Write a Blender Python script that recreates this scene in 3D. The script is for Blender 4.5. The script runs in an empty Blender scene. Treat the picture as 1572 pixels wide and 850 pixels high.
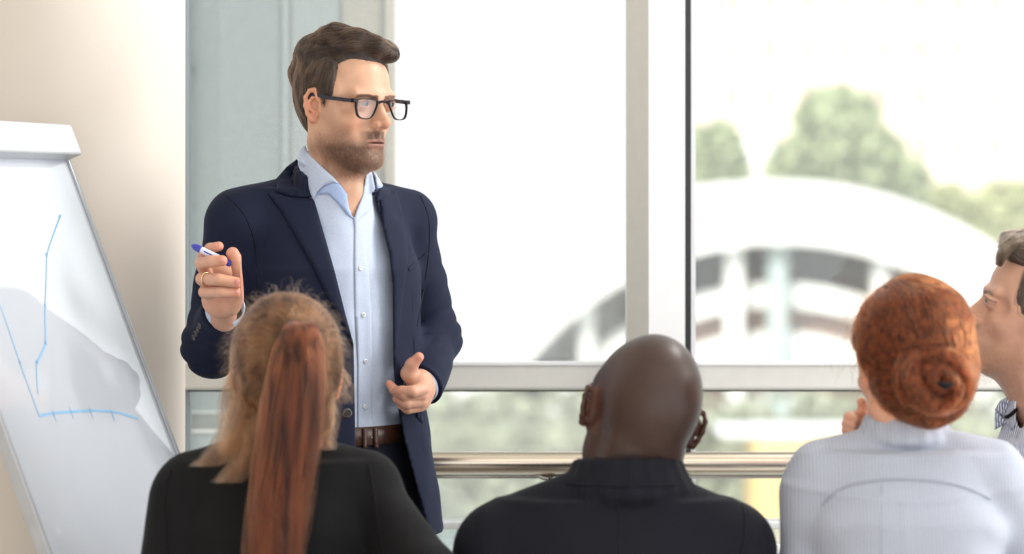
import bpy, bmesh, math, random
import numpy as np
from math import radians, sin, cos, pi
from mathutils import Vector, Matrix, noise
from mathutils.bvhtree import BVHTree
from mathutils.geometry import delaunay_2d_cdt

random.seed(7); RNG = np.random.default_rng(7)
SC = bpy.context.scene
COL = SC.collection

# ------------------------------------------------------------------ camera
CAM_Z = 1.55; FPX = 4148.0; HOR = 300.0
cd = bpy.data.cameras.new('camera'); cam = bpy.data.objects.new('camera', cd); COL.objects.link(cam)
cam.location = (0, 0, CAM_Z); cam.rotation_euler = (radians(90), 0, 0)
cd.sensor_width = 36; cd.lens = FPX * 36 / 1572
cd.shift_y = -(425 - HOR) / 1572.0
cd.clip_end = 500; cd.clip_start = 0.1
cd.dof.use_dof = True; cd.dof.focus_distance = 4.74; cd.dof.aperture_fstop = 2.7
SC.camera = cam

# ------------------------------------------------------------------ light
w = bpy.data.worlds.new('world'); SC.world = w; w.use_nodes = True
bg = w.node_tree.nodes['Background']; bg.inputs[0].default_value = (0.93, 0.965, 1.0, 1); bg.inputs[1].default_value = 1.9
sd = bpy.data.lights.new('sun', 'SUN'); sd.energy = 7.0; sd.angle = radians(3); sd.color = (1, .93, .82)
so = bpy.data.objects.new('sun', sd); COL.objects.link(so); so.rotation_euler = (radians(52), 0, radians(-28))
def area(name, loc, rot, sx, sy, e, col=(1, 1, 1)):
    l = bpy.data.lights.new(name, 'AREA'); l.shape = 'RECTANGLE'; l.size = sx; l.size_y = sy; l.energy = e; l.color = col
    o = bpy.data.objects.new(name, l); COL.objects.link(o); o.location = loc; o.rotation_euler = rot; return o
area('ceiling_light', (0.6, 2.6, 3.0), (0, 0, 0), 2.4, 1.2, 8, (1, .97, .93))
area('side_window_light', (3.6, 4.55, 2.0), (0, radians(87), 0), 2.0, 1.5, 100, (1, .985, .96))
area('back_window_light', (-.6, -1.9, 1.9), (radians(-90), 0, 0), 4.0, 1.8, 4, (.97, .98, 1))
area('pillar_edge_fill', (1.3, 5.12, 2.9), (0, radians(62), 0), .3, .2, 20, (1, .98, .95))  # added fill, no lamp known there: brightens the pillar's right edge
vs = SC.view_settings; vs.view_transform = 'Standard'; vs.look = 'None'; vs.gamma = 1; vs.use_curve_mapping = False; vs.exposure = 0.0
SC.cycles.max_bounces = 8; SC.cycles.transparent_max_bounces = 16; SC.cycles.sample_clamp_indirect = 6.0
SC.cycles.caustics_reflective = False; SC.cycles.caustics_refractive = False
# ------------------------------------------------------------------ helpers
def P(px, py, Y):
    """the point at distance Y that the photograph shows at pixel px, py"""
    return Vector(((px - 786) * Y / FPX, Y, CAM_Z + (HOR - py) * Y / FPX))
def PP(l): return [P(*a) for a in l]
def S(px, Y=4.77): return px * Y / FPX
def tag(o, label=None, cat=None, group=None, kind=None):
    if label: o['label'] = label
    if cat: o['category'] = cat
    if group: o['group'] = group
    if kind: o['kind'] = kind
    return o
def empty(name, loc, label=None, cat=None, group=None):
    o = bpy.data.objects.new(name, None); COL.objects.link(o); o.location = loc; o.empty_display_size = .05
    return tag(o, label, cat, group)
def worldpos(o):
    p = Vector((0, 0, 0))
    while o is not None: p = p + o.location; o = o.parent
    return p
def link(name, me, mat, parent=None, label=None):
    """verts of me are in world space; the object sits at its parent's base"""
    o = bpy.data.objects.new(name, me); COL.objects.link(o)
    if mat is not None: me.materials.append(mat)
    if parent is not None:
        o.parent = parent; w = worldpos(parent)
        if w.length > 0: me.transform(Matrix.Translation(-w))
    if label: o['label'] = label
    return o
def mesh(name, verts, faces, smooth=True):
    me = bpy.data.meshes.new(name)
    me.from_pydata([tuple(v) for v in verts], [], faces); me.update()
    if smooth: me.shade_smooth()
    return me
class MB:
    """collects boxes, tubes and sheets; build() makes ONE mesh object"""
    def __init__(s): s.v = []; s.f = []; s.sm = []
    def put(s, vs, fs, sm=False):
        b = len(s.v); s.v += [tuple(v) for v in vs]; s.f += [tuple(b + i for i in f) for f in fs]; s.sm += [sm] * len(fs)
    def box(s, lo, hi, M=None, bev=0.0):
        x0, y0, z0 = lo; x1, y1, z1 = hi
        if bev > 0:
            bm = bmesh.new(); bmesh.ops.create_cube(bm, size=1)
            for v in bm.verts: v.co = Vector(((x0 + x1) / 2 + v.co.x * (x1 - x0), (y0 + y1) / 2 + v.co.y * (y1 - y0), (z0 + z1) / 2 + v.co.z * (z1 - z0)))
            bmesh.ops.bevel(bm, geom=bm.edges[:], offset=bev, segments=2, affect='EDGES', profile=.5)
            bm.verts.index_update()
            vs = [v.co.copy() for v in bm.verts]; fs = [[v.index for v in f.verts] for f in bm.faces]; bm.free()
        else:
            vs = [Vector(p) for p in ((x0, y0, z0), (x1, y0, z0), (x1, y1, z0), (x0, y1, z0), (x0, y0, z1), (x1, y0, z1), (x1, y1, z1), (x0, y1, z1))]
            fs = [(3, 2, 1, 0), (4, 5, 6, 7), (0, 1, 5, 4), (1, 2, 6, 5), (2, 3, 7, 6), (3, 0, 4, 7)]
        if M is not None: vs = [M @ v for v in vs]
        s.put(vs, fs); return s
    def tube(s, pts, r, n=12, cap=True):
        pts = [Vector(p) for p in pts]; m = len(pts)
        rs = r if isinstance(r, (list, tuple)) else [r] * m
        vs = []; fs = []; up = None
        for i, p in enumerate(pts):
            t = (pts[min(i + 1, m - 1)] - pts[max(i - 1, 0)]).normalized()
            if up is None: up = t.orthogonal().normalized()
            up = (up - t * up.dot(t)).normalized(); b = t.cross(up)
            for k in range(n):
                a = 2 * pi * k / n; vs.append(p + (up * cos(a) + b * sin(a)) * rs[i])
        for i in range(m - 1):
            for k in range(n):
                fs.append((i * n + k, i * n + (k + 1) % n, (i + 1) * n + (k + 1) % n, (i + 1) * n + k))
        s.put(vs, fs, True)
        if cap:
            s.put(vs[:n], [tuple(range(n - 1, -1, -1))]); s.put(vs[-n:], [tuple(range(n))])
        return s
    def prism(s, poly, y0, y1, M=None):
        """poly in the x, z plane pulled from y0 to y1"""
        n = len(poly); vs = [Vector((x, y0, z)) for x, z in poly] + [Vector((x, y1, z)) for x, z in poly]
        if M is not None: vs = [M @ v for v in vs]
        s.put(vs, [tuple(range(n)), tuple(range(2 * n - 1, n - 1, -1))] + [((i + 1) % n, i, n + i, n + (i + 1) % n) for i in range(n)])
        return s
    def build(s, name, mat, parent=None, label=None):
        me = bpy.data.meshes.new(name); me.from_pydata(s.v, [], s.f); me.update()
        me.polygons.foreach_set('use_smooth', s.sm)
        bm = bmesh.new(); bm.from_mesh(me); bmesh.ops.recalc_face_normals(bm, faces=bm.faces[:]); bm.to_mesh(me); bm.free()
        return link(name, me, mat, parent, label)

# ------------------------------------------------------------------ materials
def mat(name, col=(.8, .8, .8), rough=.5, metal=0, **kw):
    m = bpy.data.materials.new(name); m.use_nodes = True; b = m.node_tree.nodes['Principled BSDF']
    b.inputs['Base Color'].default_value = (*col, 1); b.inputs['Roughness'].default_value = rough; b.inputs['Metallic'].default_value = metal
    for k, v in kw.items():
        b.inputs[k.replace('_', ' ')].default_value = v
    return m
def srgb(r, g, b):
    f = lambda c: (c / 255 / 12.92) if c / 255 <= .04045 else ((c / 255 + .055) / 1.055) ** 2.4
    return (f(r), f(g), f(b))
def nd(m, t): return m.node_tree.nodes.new(t)
def ln(m, a, b): m.node_tree.links.new(a, b)
def noisy(m, scale=20, amt=.1, bump=0, bscale=None, stretch=(1, 1, 1), dist=.001, detail=4):
    """procedural colour variation and fine relief in object space"""
    b = m.node_tree.nodes['Principled BSDF']; c = tuple(b.inputs['Base Color'].default_value)
    tc = nd(m, 'ShaderNodeTexCoord'); mp = nd(m, 'ShaderNodeMapping'); mp.inputs['Scale'].default_value = stretch
    ln(m, tc.outputs['Object'], mp.inputs['Vector'])
    if amt:
        n = nd(m, 'ShaderNodeTexNoise'); n.inputs['Scale'].default_value = scale; n.inputs['Detail'].default_value = detail
        ln(m, mp.outputs[0], n.inputs['Vector'])
        r = nd(m, 'ShaderNodeValToRGB'); r.color_ramp.elements[0].position = .3; r.color_ramp.elements[1].position = .7
        r.color_ramp.elements[0].color = (c[0] * (1 - amt), c[1] * (1 - amt), c[2] * (1 - amt), 1)
        r.color_ramp.elements[1].color = (min(1, c[0] * (1 + amt)), min(1, c[1] * (1 + amt)), min(1, c[2] * (1 + amt)), 1)
        ln(m, n.outputs['Fac'], r.inputs[0]); ln(m, r.outputs[0], b.inputs['Base Color'])
    if bump:
        n2 = nd(m, 'ShaderNodeTexNoise'); n2.inputs['Scale'].default_value = bscale or scale; n2.inputs['Detail'].default_value = 3
        ln(m, mp.outputs[0], n2.inputs['Vector'])
        bp = nd(m, 'ShaderNodeBump'); bp.inputs['Strength'].default_value = bump; bp.inputs['Distance'].default_value = dist
        ln(m, n2.outputs['Fac'], bp.inputs['Height']); ln(m, bp.outputs[0], b.inputs['Normal'])
    return m
def cloth_mat(name, col, rough=.85, sheen=.3, weave=1400, stripes=None, sheen_tint=None):
    m = mat(name, col, rough); b = m.node_tree.nodes['Principled BSDF']
    b.inputs['Sheen Weight'].default_value = sheen; b.inputs['Sheen Roughness'].default_value = .4
    if sheen_tint: b.inputs['Sheen Tint'].default_value = (*sheen_tint, 1)
    b.inputs['Specular IOR Level'].default_value = .25
    tc = nd(m, 'ShaderNodeTexCoord')
    n = nd(m, 'ShaderNodeTexNoise'); n.inputs['Scale'].default_value = weave / 3; n.inputs['Detail'].default_value = 2
    ln(m, tc.outputs['Object'], n.inputs['Vector'])
    mr = nd(m, 'ShaderNodeMapRange'); mr.inputs[3].default_value = .78; mr.inputs[4].default_value = 1.22; ln(m, n.outputs['Fac'], mr.inputs[0])
    mx = nd(m, 'ShaderNodeMix'); mx.data_type = 'RGBA'; mx.blend_type = 'MULTIPLY'; mx.inputs[0].default_value = 1
    mx.inputs[6].default_value = (*col, 1)
    ln(m, mr.outputs[0], mx.inputs[7]); src = mx.outputs[2]
    if stripes:
        (axis_m, freq, frac, c2) = stripes
        mp = nd(m, 'ShaderNodeMapping'); mp.inputs['Rotation'].default_value = axis_m; ln(m, tc.outputs['Object'], mp.inputs['Vector'])
        sx = nd(m, 'ShaderNodeSeparateXYZ'); ln(m, mp.outputs[0], sx.inputs[0])
        ma = nd(m, 'ShaderNodeMath'); ma.operation = 'MULTIPLY'; ma.inputs[1].default_value = freq; ln(m, sx.outputs[0], ma.inputs[0])
        fr = nd(m, 'ShaderNodeMath'); fr.operation = 'FRACT'; ln(m, ma.outputs[0], fr.inputs[0])
        lt = nd(m, 'ShaderNodeMath'); lt.operation = 'LESS_THAN'; lt.inputs[1].default_value = frac; ln(m, fr.outputs[0], lt.inputs[0])
        m2 = nd(m, 'ShaderNodeMix'); m2.data_type = 'RGBA'; m2.inputs[7].default_value = (*c2, 1)
        ln(m, lt.outputs[0], m2.inputs[0]); ln(m, src, m2.inputs[6]); src = m2.outputs[2]
    ln(m, src, b.inputs['Base Color'])
    bp = nd(m, 'ShaderNodeBump'); bp.inputs['Strength'].default_value = .25; bp.inputs['Distance'].default_value = .0006
    ln(m, n.outputs['Fac'], bp.inputs['Height']); ln(m, bp.outputs[0], b.inputs['Normal'])
    return m
def skin_mat(name, rough=.45, sss=.12, spec=.4):
    """base colour comes from the vertex colours: lips, brows and stubble"""
    m = mat(name, (1, 1, 1), rough); b = m.node_tree.nodes['Principled BSDF']
    at = nd(m, 'ShaderNodeAttribute'); at.attribute_name = 'Col'
    tc = nd(m, 'ShaderNodeTexCoord'); n = nd(m, 'ShaderNodeTexNoise'); n.inputs['Scale'].default_value = 60; n.inputs['Detail'].default_value = 6
    ln(m, tc.outputs['Object'], n.inputs['Vector'])
    mr = nd(m, 'ShaderNodeMapRange'); mr.inputs[3].default_value = .86; mr.inputs[4].default_value = 1.12; ln(m, n.outputs['Fac'], mr.inputs[0])
    mx = nd(m, 'ShaderNodeMix'); mx.data_type = 'RGBA'; mx.blend_type = 'MULTIPLY'; mx.inputs[0].default_value = 1
    ln(m, at.outputs['Color'], mx.inputs[6]); ln(m, mr.outputs[0], mx.inputs[7]); ln(m, mx.outputs[2], b.inputs['Base Color'])
    b.inputs['Subsurface Weight'].default_value = sss; b.inputs['Subsurface Radius'].default_value = (1, .35, .2); b.inputs['Subsurface Scale'].default_value = .012
    b.inputs['Specular IOR Level'].default_value = spec
    n2 = nd(m, 'ShaderNodeTexNoise'); n2.inputs['Scale'].default_value = 900; ln(m, tc.outputs['Object'], n2.inputs['Vector'])
    bp = nd(m, 'ShaderNodeBump'); bp.inputs['Strength'].default_value = .15; bp.inputs['Distance'].default_value = .0004
    ln(m, n2.outputs['Fac'], bp.inputs['Height']); ln(m, bp.outputs[0], b.inputs['Normal'])
    return m
def hair_mat(name, c1, c2, rough=.35, ns=70, stretch=(1, 1, .5)):
    m = bpy.data.materials.new(name); m.use_nodes = True; m.node_tree.nodes.clear()
    o = nd(m, 'ShaderNodeOutputMaterial'); h = nd(m, 'ShaderNodeBsdfHairPrincipled'); h.parametrization = 'COLOR'
    at = nd(m, 'ShaderNodeHairInfo'); r = nd(m, 'ShaderNodeValToRGB')
    r.color_ramp.elements[0].color = (*c1, 1); r.color_ramp.elements[1].color = (*c2, 1)
    tc = nd(m, 'ShaderNodeTexCoord'); mp = nd(m, 'ShaderNodeMapping'); mp.inputs['Scale'].default_value = stretch; ln(m, tc.outputs['Object'], mp.inputs[0])
    n = nd(m, 'ShaderNodeTexNoise'); n.inputs['Scale'].default_value = ns; n.inputs['Detail'].default_value = 3; ln(m, mp.outputs[0], n.inputs['Vector'])
    mr = nd(m, 'ShaderNodeMapRange'); mr.inputs[1].default_value = .36; mr.inputs[2].default_value = .64; mr.inputs[3].default_value = -.1; mr.inputs[4].default_value = .75; ln(m, n.outputs['Fac'], mr.inputs[0])
    ad = nd(m, 'ShaderNodeMath'); ad.operation = 'MULTIPLY_ADD'; ad.inputs[1].default_value = .35; ln(m, at.outputs['Random'], ad.inputs[0]); ln(m, mr.outputs[0], ad.inputs[2])
    ln(m, ad.outputs[0], r.inputs[0]); ln(m, r.outputs[0], h.inputs['Color'])
    h.inputs['Roughness'].default_value = rough; h.inputs['Radial Roughness'].default_value = .5
    ln(m, h.outputs[0], o.inputs['Surface'])
    return m

# ------------------------------------------------------------------ sculpting in a signed distance grid
class Vol:
    def __init__(s, lo, hi, h):
        s.lo = np.array(lo, float); s.h = h
        s.n = np.ceil((np.array(hi, float) - s.lo) / h).astype(int) + 1
        s.ax = [(s.lo[i] + h * np.arange(s.n[i])).astype(np.float32) for i in range(3)]
        s.F = np.full(tuple(s.n), 1.0, np.float32)
    def blk(s, lo, hi):
        sl = []
        for i in range(3):
            a = int(np.clip(np.floor((lo[i] - s.lo[i]) / s.h), 0, s.n[i])); b = int(np.clip(np.ceil((hi[i] - s.lo[i]) / s.h) + 1, 0, s.n[i]))
            if b <= a: return None, None
            sl.append(slice(a, b))
        return tuple(sl), (s.ax[0][sl[0]][:, None, None], s.ax[1][sl[1]][None, :, None], s.ax[2][sl[2]][None, None, :])
    def comb(s, sl, d, k, op):
        A = s.F[sl]; B = -d if op == 'sub' else d; mn = op == 'add'
        if k > 0:
            h = np.clip(.5 + .5 * ((A - B) if mn else (B - A)) / k, 0, 1); R = A * (1 - h) + B * h + (-k if mn else k) * h * (1 - h)
        else: R = np.minimum(A, B) if mn else np.maximum(A, B)
        s.F[sl] = R
    def ell(s, c, r, R=None, k=.01, op='add', m=None):
        c = np.array(c, float); r = np.array(r, float) if np.ndim(r) else np.array([r] * 3, float)
        mg = max(k, .012) + 2 * s.h if m is None else m
        e = (r.max() if R is not None else r) + mg
        sl, g = s.blk(c - e, c + e)
        if sl is None: return s
        X, Y, Z = g[0] - c[0], g[1] - c[1], g[2] - c[2]
        if R is not None:
            R = np.array(R); X, Y, Z = [R[0][i] * X + R[1][i] * Y + R[2][i] * Z for i in range(3)]
        k0 = np.sqrt((X / r[0]) ** 2 + (Y / r[1]) ** 2 + (Z / r[2]) ** 2) + 1e-6
        k1 = np.sqrt((X / r[0] ** 2) ** 2 + (Y / r[1] ** 2) ** 2 + (Z / r[2] ** 2) ** 2) + 1e-6
        s.comb(sl, (k0 * (k0 - 1) / k1).astype(np.float32), k, op); return s
    def cap(s, a, b, ra, rb=None, k=.008, op='add', flat=None):
        rb = ra if rb is None else rb
        a = np.array(a, float); b = np.array(b, float); mg = max(ra, rb) + max(k, .012) + 2 * s.h
        sl, (X, Y, Z) = s.blk(np.minimum(a, b) - mg, np.maximum(a, b) + mg)
        if sl is None: return s
        d = b - a; L = (d ** 2).sum() + 1e-12
        t = np.clip(((X - a[0]) * d[0] + (Y - a[1]) * d[1] + (Z - a[2]) * d[2]) / L, 0, 1)
        q = np.sqrt((X - a[0] - t * d[0]) ** 2 + (Y - a[1] - t * d[1]) ** 2 + (Z - a[2] - t * d[2]) ** 2)
        s.comb(sl, (q - (ra + (rb - ra) * t)).astype(np.float32), k, op); return s
    def chain(s, pts, rs, k=.006, op='add'):
        for i in range(len(pts) - 1): s.cap(pts[i], pts[i + 1], rs[i], rs[i + 1], k, op)
        return s
    def fn(s, f, lo=None, hi=None, k=.01, op='add'):
        lo = s.lo if lo is None else lo; hi = s.lo + s.n * s.h if hi is None else hi
        sl, g = s.blk(lo, hi)
        if sl is None: return s
        d = f(*g); s.comb(sl, np.broadcast_to(d, s.F[sl].shape).astype(np.float32), k, op); return s
    def disp(s, f, lo=None, hi=None):
        lo = s.lo if lo is None else lo; hi = s.lo + s.n * s.h if hi is None else hi
        sl, g = s.blk(lo, hi)
        if sl is not None: s.F[sl] += f(*g).astype(np.float32)
        return s
    def sample(s, Pt):
        q = (Pt - s.lo) / s.h; i = np.clip(np.floor(q).astype(int), 0, s.n - 2); f = q - i; F = s.F; r = 0
        for a in (0, 1):
            for b in (0, 1):
                for c in (0, 1):
                    wt = (f[:, 0] if a else 1 - f[:, 0]) * (f[:, 1] if b else 1 - f[:, 1]) * (f[:, 2] if c else 1 - f[:, 2])
                    r = r + wt * F[i[:, 0] + a, i[:, 1] + b, i[:, 2] + c]
        return r
    def grad(s, Pt, e=None):
        e = e or s.h; G = np.stack([s.sample(Pt + np.eye(3)[i] * e) - s.sample(Pt - np.eye(3)[i] * e) for i in range(3)], 1)
        return G / (np.linalg.norm(G, axis=1, keepdims=True) + 1e-9)
    def blur(s, it=1):
        F = s.F
        for _ in range(it):
            for ax in range(3):
                F = np.clip(F, -.03, .03); F = .5 * F + .25 * (np.roll(F, 1, ax) + np.roll(F, -1, ax))
        s.F = F; return s
    def extract(s):
        F = s.F.copy()
        for ax in range(3):                                   # close the surface at the edge of the grid
            sl = [slice(None)] * 3; sl[ax] = 0; F[tuple(sl)] = np.abs(F[tuple(sl)]) + 1e-4; sl[ax] = -1; F[tuple(sl)] = np.abs(F[tuple(sl)]) + 1e-4
        ins = F < 0; nx, ny, nz = F.shape
        c = np.zeros((nx - 1, ny - 1, nz - 1), np.uint8)
        for a in (0, 1):
            for b in (0, 1):
                for d in (0, 1): c += ins[a:nx - 1 + a, b:ny - 1 + b, d:nz - 1 + d]
        cells = np.argwhere((c > 0) & (c < 8)); idx = np.full(c.shape, -1, np.int32); idx[tuple(cells.T)] = np.arange(len(cells))
        acc = np.zeros((len(cells), 3)); cnt = np.zeros(len(cells))
        corners = [(a, b, d) for a in (0, 1) for b in (0, 1) for d in (0, 1)]
        V = {k: F[cells[:, 0] + k[0], cells[:, 1] + k[1], cells[:, 2] + k[2]] for k in corners}
        for k in corners:
            for ax in range(3):
                if k[ax] == 0:
                    k2 = list(k); k2[ax] = 1; k2 = tuple(k2); m = (V[k] < 0) != (V[k2] < 0)
                    t = np.where(m, V[k] / np.where(m, V[k] - V[k2], 1), 0); p = np.tile(np.array(k, float), (len(cells), 1)); p[:, ax] = t
                    acc[m] += p[m]; cnt[m] += 1
        pos = (cells + acc / cnt[:, None]) * s.h + s.lo
        faces = []
        for ax in range(3):
            sl0 = [slice(None)] * 3; sl1 = [slice(None)] * 3; sl0[ax] = slice(0, -1); sl1[ax] = slice(1, None)
            A = ins[tuple(sl0)]; B = ins[tuple(sl1)]; e = np.argwhere(A != B); o1, o2 = [(1, 2), (2, 0), (0, 1)][ax]
            ok = (e[:, o1] > 0) & (e[:, o2] > 0) & (e[:, o1] < F.shape[o1] - 1) & (e[:, o2] < F.shape[o2] - 1); e = e[ok]
            q = []
            for (u, v) in ((-1, -1), (0, -1), (0, 0), (-1, 0)):
                cc = e.copy(); cc[:, o1] += u; cc[:, o2] += v; q.append(idx[cc[:, 0], cc[:, 1], cc[:, 2]])
            q = np.stack(q, 1); fl = ~A[tuple(e.T)]; q[fl] = q[fl][:, ::-1]; faces.append(q)
        faces = np.concatenate(faces)
        faces = faces[(faces >= 0).all(1)]
        return pos, faces
    def polish(s, pos, it=2):
        for _ in range(it):
            d = s.sample(pos); g = s.grad(pos, s.h * .7); pos = pos - g * np.clip(d, -s.h, s.h)[:, None] * .8
        return pos
def np_mesh(name, pos, faces):
    me = bpy.data.meshes.new(name); n = len(pos); m = len(faces); k = faces.shape[1]
    me.vertices.add(n); me.vertices.foreach_set('co', np.asarray(pos, np.float32).ravel())
    me.loops.add(m * k); me.loops.foreach_set('vertex_index', faces.astype(np.int32).ravel())
    me.polygons.add(m); me.polygons.foreach_set('loop_start', np.arange(0, m * k, k, dtype=np.int32)); me.polygons.foreach_set('loop_total', np.full(m, k, np.int32))
    me.update(calc_edges=True); me.shade_smooth(); return me
def xf(M, pos): A = np.array(M); return pos @ A[:3, :3].T + A[:3, 3]
def paint(me, cols):
    a = me.color_attributes.new('Col', 'FLOAT_COLOR', 'POINT'); c = np.ones((len(me.vertices), 4), np.float32); c[:, :3] = cols
    a.data.foreach_set('color', c.ravel())
def join_np(parts):
    v = []; f = []; b = 0
    for p, q in parts: v.append(p); f.append(q + b); b += len(p)
    return np.concatenate(v), np.concatenate(f)
def vnoise(x, y, z, sc, seed=0.0, o=3):
    """cheap smooth noise from warped sines, about -1..1"""
    r = 0; a = 1.0; x = x * sc; y = y * sc; z = z * sc
    for i in range(o):
        s1 = seed * 7.3 + i * 3.1
        r = r + a * np.sin(x + 1.7 * np.sin(y * .9 + s1) + s1) * np.sin(y * 1.1 + 1.3 * np.sin(z + s1 * 2) + 2.1 * s1) * np.sin(z * .95 + 1.5 * np.sin(x * 1.05 + s1) + .7 * s1)
        a *= .5; x, y, z = x * 1.9 + z * .3, y * 1.9 + x * .2, z * 1.9 - y * .25
    return r
def ss(a, b, x):
    t = np.clip((x - a) / (b - a), 0, 1); return t * t * (3 - 2 * t)

def strands(name, curves, radius, mat_, parent, taper=.35, label=None):
    """curves: array n x m x 3 in world space; real hair curves"""
    n, m, _ = curves.shape
    hc = bpy.data.hair_curves.new(name); hc.add_curves([m] * n)
    w_ = np.array(worldpos(parent)) if parent is not None else 0
    hc.attributes['position'].data.foreach_set('vector', (curves - w_).astype(np.float32).ravel())
    ra = hc.attributes.get('radius') or hc.attributes.new('radius', 'FLOAT', 'POINT')
    t = np.linspace(0, 1, m); pr = radius * (1 - (1 - taper) * t ** 2)
    R = np.broadcast_to(pr, (n, m)) * RNG.uniform(.7, 1.2, (n, 1))
    ra.data.foreach_set('value', R.astype(np.float32).ravel())
    hc.materials.append(mat_)
    o = bpy.data.objects.new(name, hc); COL.objects.link(o)
    if parent is not None: o.parent = parent
    if label: o['label'] = label
    return o
def seeds(pos, faces, n, keep=None):
    q = pos[faces[:, 0]]; e1 = pos[faces[:, 1]] - q; e2 = pos[faces[:, 3]] - q
    a = np.linalg.norm(np.cross(e1, e2), axis=1); c = pos[faces].mean(1)
    if keep is not None: a = a * keep(c)
    i = RNG.choice(len(faces), n, p=a / a.sum()); u = RNG.random((n, 1)); v = RNG.random((n, 1))
    return q[i] + e1[i] * u + e2[i] * v
def trace(vol, sd, flow, steps, dl, lift, jitter=.25):
    """strands that run along the surface of vol following flow(p)"""
    p = sd.copy(); out = []; n = len(p); jit = RNG.normal(0, jitter, (n, 3)); off = np.asarray(lift)[:n] if np.ndim(lift) else np.full(n, lift)
    for s_ in range(steps):
        d = vol.sample(p); g = vol.grad(p, vol.h * 2); t = s_ / (steps - 1)
        tgt = off * (.15 + .85 * min(1, 3 * t)) if steps > 1 else off
        p = p - g * (d - tgt)[:, None] * .9; out.append(p.copy())
        v = flow(p) + jit * .5; v = v - g * (v * g).sum(1, keepdims=True); v /= np.linalg.norm(v, axis=1, keepdims=True) + 1e-9
        p = p + v * (dl if np.ndim(dl) == 0 else dl[:, None])
    return np.stack(out, 1)

def resample(poly, step):
    out = []
    for i in range(len(poly)):
        a = np.array(poly[i], float); b = np.array(poly[(i + 1) % len(poly)], float); n = max(1, int(np.ceil(np.linalg.norm(b - a) / step)))
        for j in range(n): out.append(tuple(a + (b - a) * j / n))
    return out
def smooth_poly(pts, it=2, closed=True):
    p = [np.array(q, float) for q in pts]
    for _ in range(it):
        q = []; n = len(p)
        for i in range(n if closed else n - 1):
            a, b = p[i], p[(i + 1) % n]; q += [a * .75 + b * .25, a * .25 + b * .75]
        if not closed: q = [p[0]] + q + [p[-1]]
        p = q
    return [tuple(a) for a in p]
def in_poly(X, Y, poly):
    c = np.zeros(np.broadcast(X, Y).shape, bool); n = len(poly)
    for i in range(n):
        x0, y0 = poly[i]; x1, y1 = poly[(i + 1) % n]
        if y0 == y1: continue
        m = ((y0 > Y) != (y1 > Y)) & (X < (x1 - x0) * (Y - y0) / (y1 - y0) + x0); c ^= m
    return c
def poly_dist(X, Y, poly):
    """signed distance to a 2d polygon, negative inside"""
    d = np.full(np.broadcast(X, Y).shape, 1e9, np.float32); n = len(poly)
    for i in range(n):
        x0, y0 = poly[i]; x1, y1 = poly[(i + 1) % n]; dx, dy = x1 - x0, y1 - y0; L = dx * dx + dy * dy + 1e-9
        t = np.clip(((X - x0) * dx + (Y - y0) * dy) / L, 0, 1); d = np.minimum(d, (X - x0 - t * dx) ** 2 + (Y - y0 - t * dy) ** 2)
    d = np.sqrt(d); return np.where(in_poly(X, Y, poly), -d, d)
def drape(name, poly, target, off, mat_, parent, step=3.0, edge=.004, ymin=0, fold=None, label=None, depth0=4.75, smooth=True):
    """a cloth piece cut to poly (px), laid off metres in front of target (a BVH in world space)"""
    bd = resample(poly, step); xs = [p[0] for p in bd]; ys = [p[1] for p in bd]; n = len(bd)
    pts = [Vector(p) for p in bd]; gx = np.arange(min(xs), max(xs), step); gy = np.arange(min(ys), max(ys), step)
    GX, GY = np.meshgrid(gx, gy); D = poly_dist(GX, GY, poly); m = D < -step * .6
    pts += [Vector((x + random.uniform(-.1, .1), y + random.uniform(-.1, .1))) for x, y in zip(GX[m], GY[m])]
    r = delaunay_2d_cdt(pts, [], [list(range(n))], 1, 1e-4)
    vv, ff = r[0], r[2]; dd = -poly_dist(np.array([v[0] for v in vv]), np.array([v[1] for v in vv]), poly)
    cam0 = Vector((0, 0, CAM_Z)); top = []; last = depth0
    hits = []
    for v in vv:
        d = (P(v[0], v[1], 1.0) - cam0).normalized(); h = target.ray_cast(cam0 + d * ymin, d)
        hits.append((h[0] - cam0).length if h[0] is not None else None)
    ok = [h for h in hits if h is not None]; med = float(np.median(ok)) if ok else depth0
    for i, v in enumerate(vv):
        if hits[i] is None:                                    # off the edge of the target: take the nearest hit
            j = min((j for j in range(len(vv)) if hits[j] is not None), key=lambda j: (vv[j][0] - v[0]) ** 2 + (vv[j][1] - v[1]) ** 2, default=None)
            hh = hits[j] if j is not None else med
        else: hh = hits[i]
        e = min(1.0, max(0.0, dd[i]) * depth0 / FPX / edge); o = off * (.45 + .55 * math.sqrt(1 - (1 - e) ** 2)) + (fold(v[0], v[1]) if fold else 0)
        d = (P(v[0], v[1], 1.0) - cam0).normalized(); top.append((cam0 + d * (hh - o), cam0 + d * (hh + .003)))
    N = len(vv); verts = [t[0] for t in top] + [t[1] for t in top]; faces = []
    for f in ff:
        f = list(f); faces.append(tuple(f)); faces.append(tuple(N + i for i in reversed(f)))
    ec = {}
    for f in ff:
        for a, b in zip(f, list(f[1:]) + [f[0]]): ec[(a, b)] = 1
    for (a, b) in list(ec):
        if (b, a) not in ec: faces.append((b, a, N + a, N + b))
    me = mesh(name, verts, faces, smooth)
    bm = bmesh.new(); bm.from_mesh(me); bmesh.ops.recalc_face_normals(bm, faces=bm.faces[:]); bm.to_mesh(me); bm.free()
    return link(name, me, mat_, parent, label)
def bvh_of(pos, faces): return BVHTree.FromPolygons([tuple(p) for p in pos], [tuple(int(i) for i in f) for f in faces])
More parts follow.
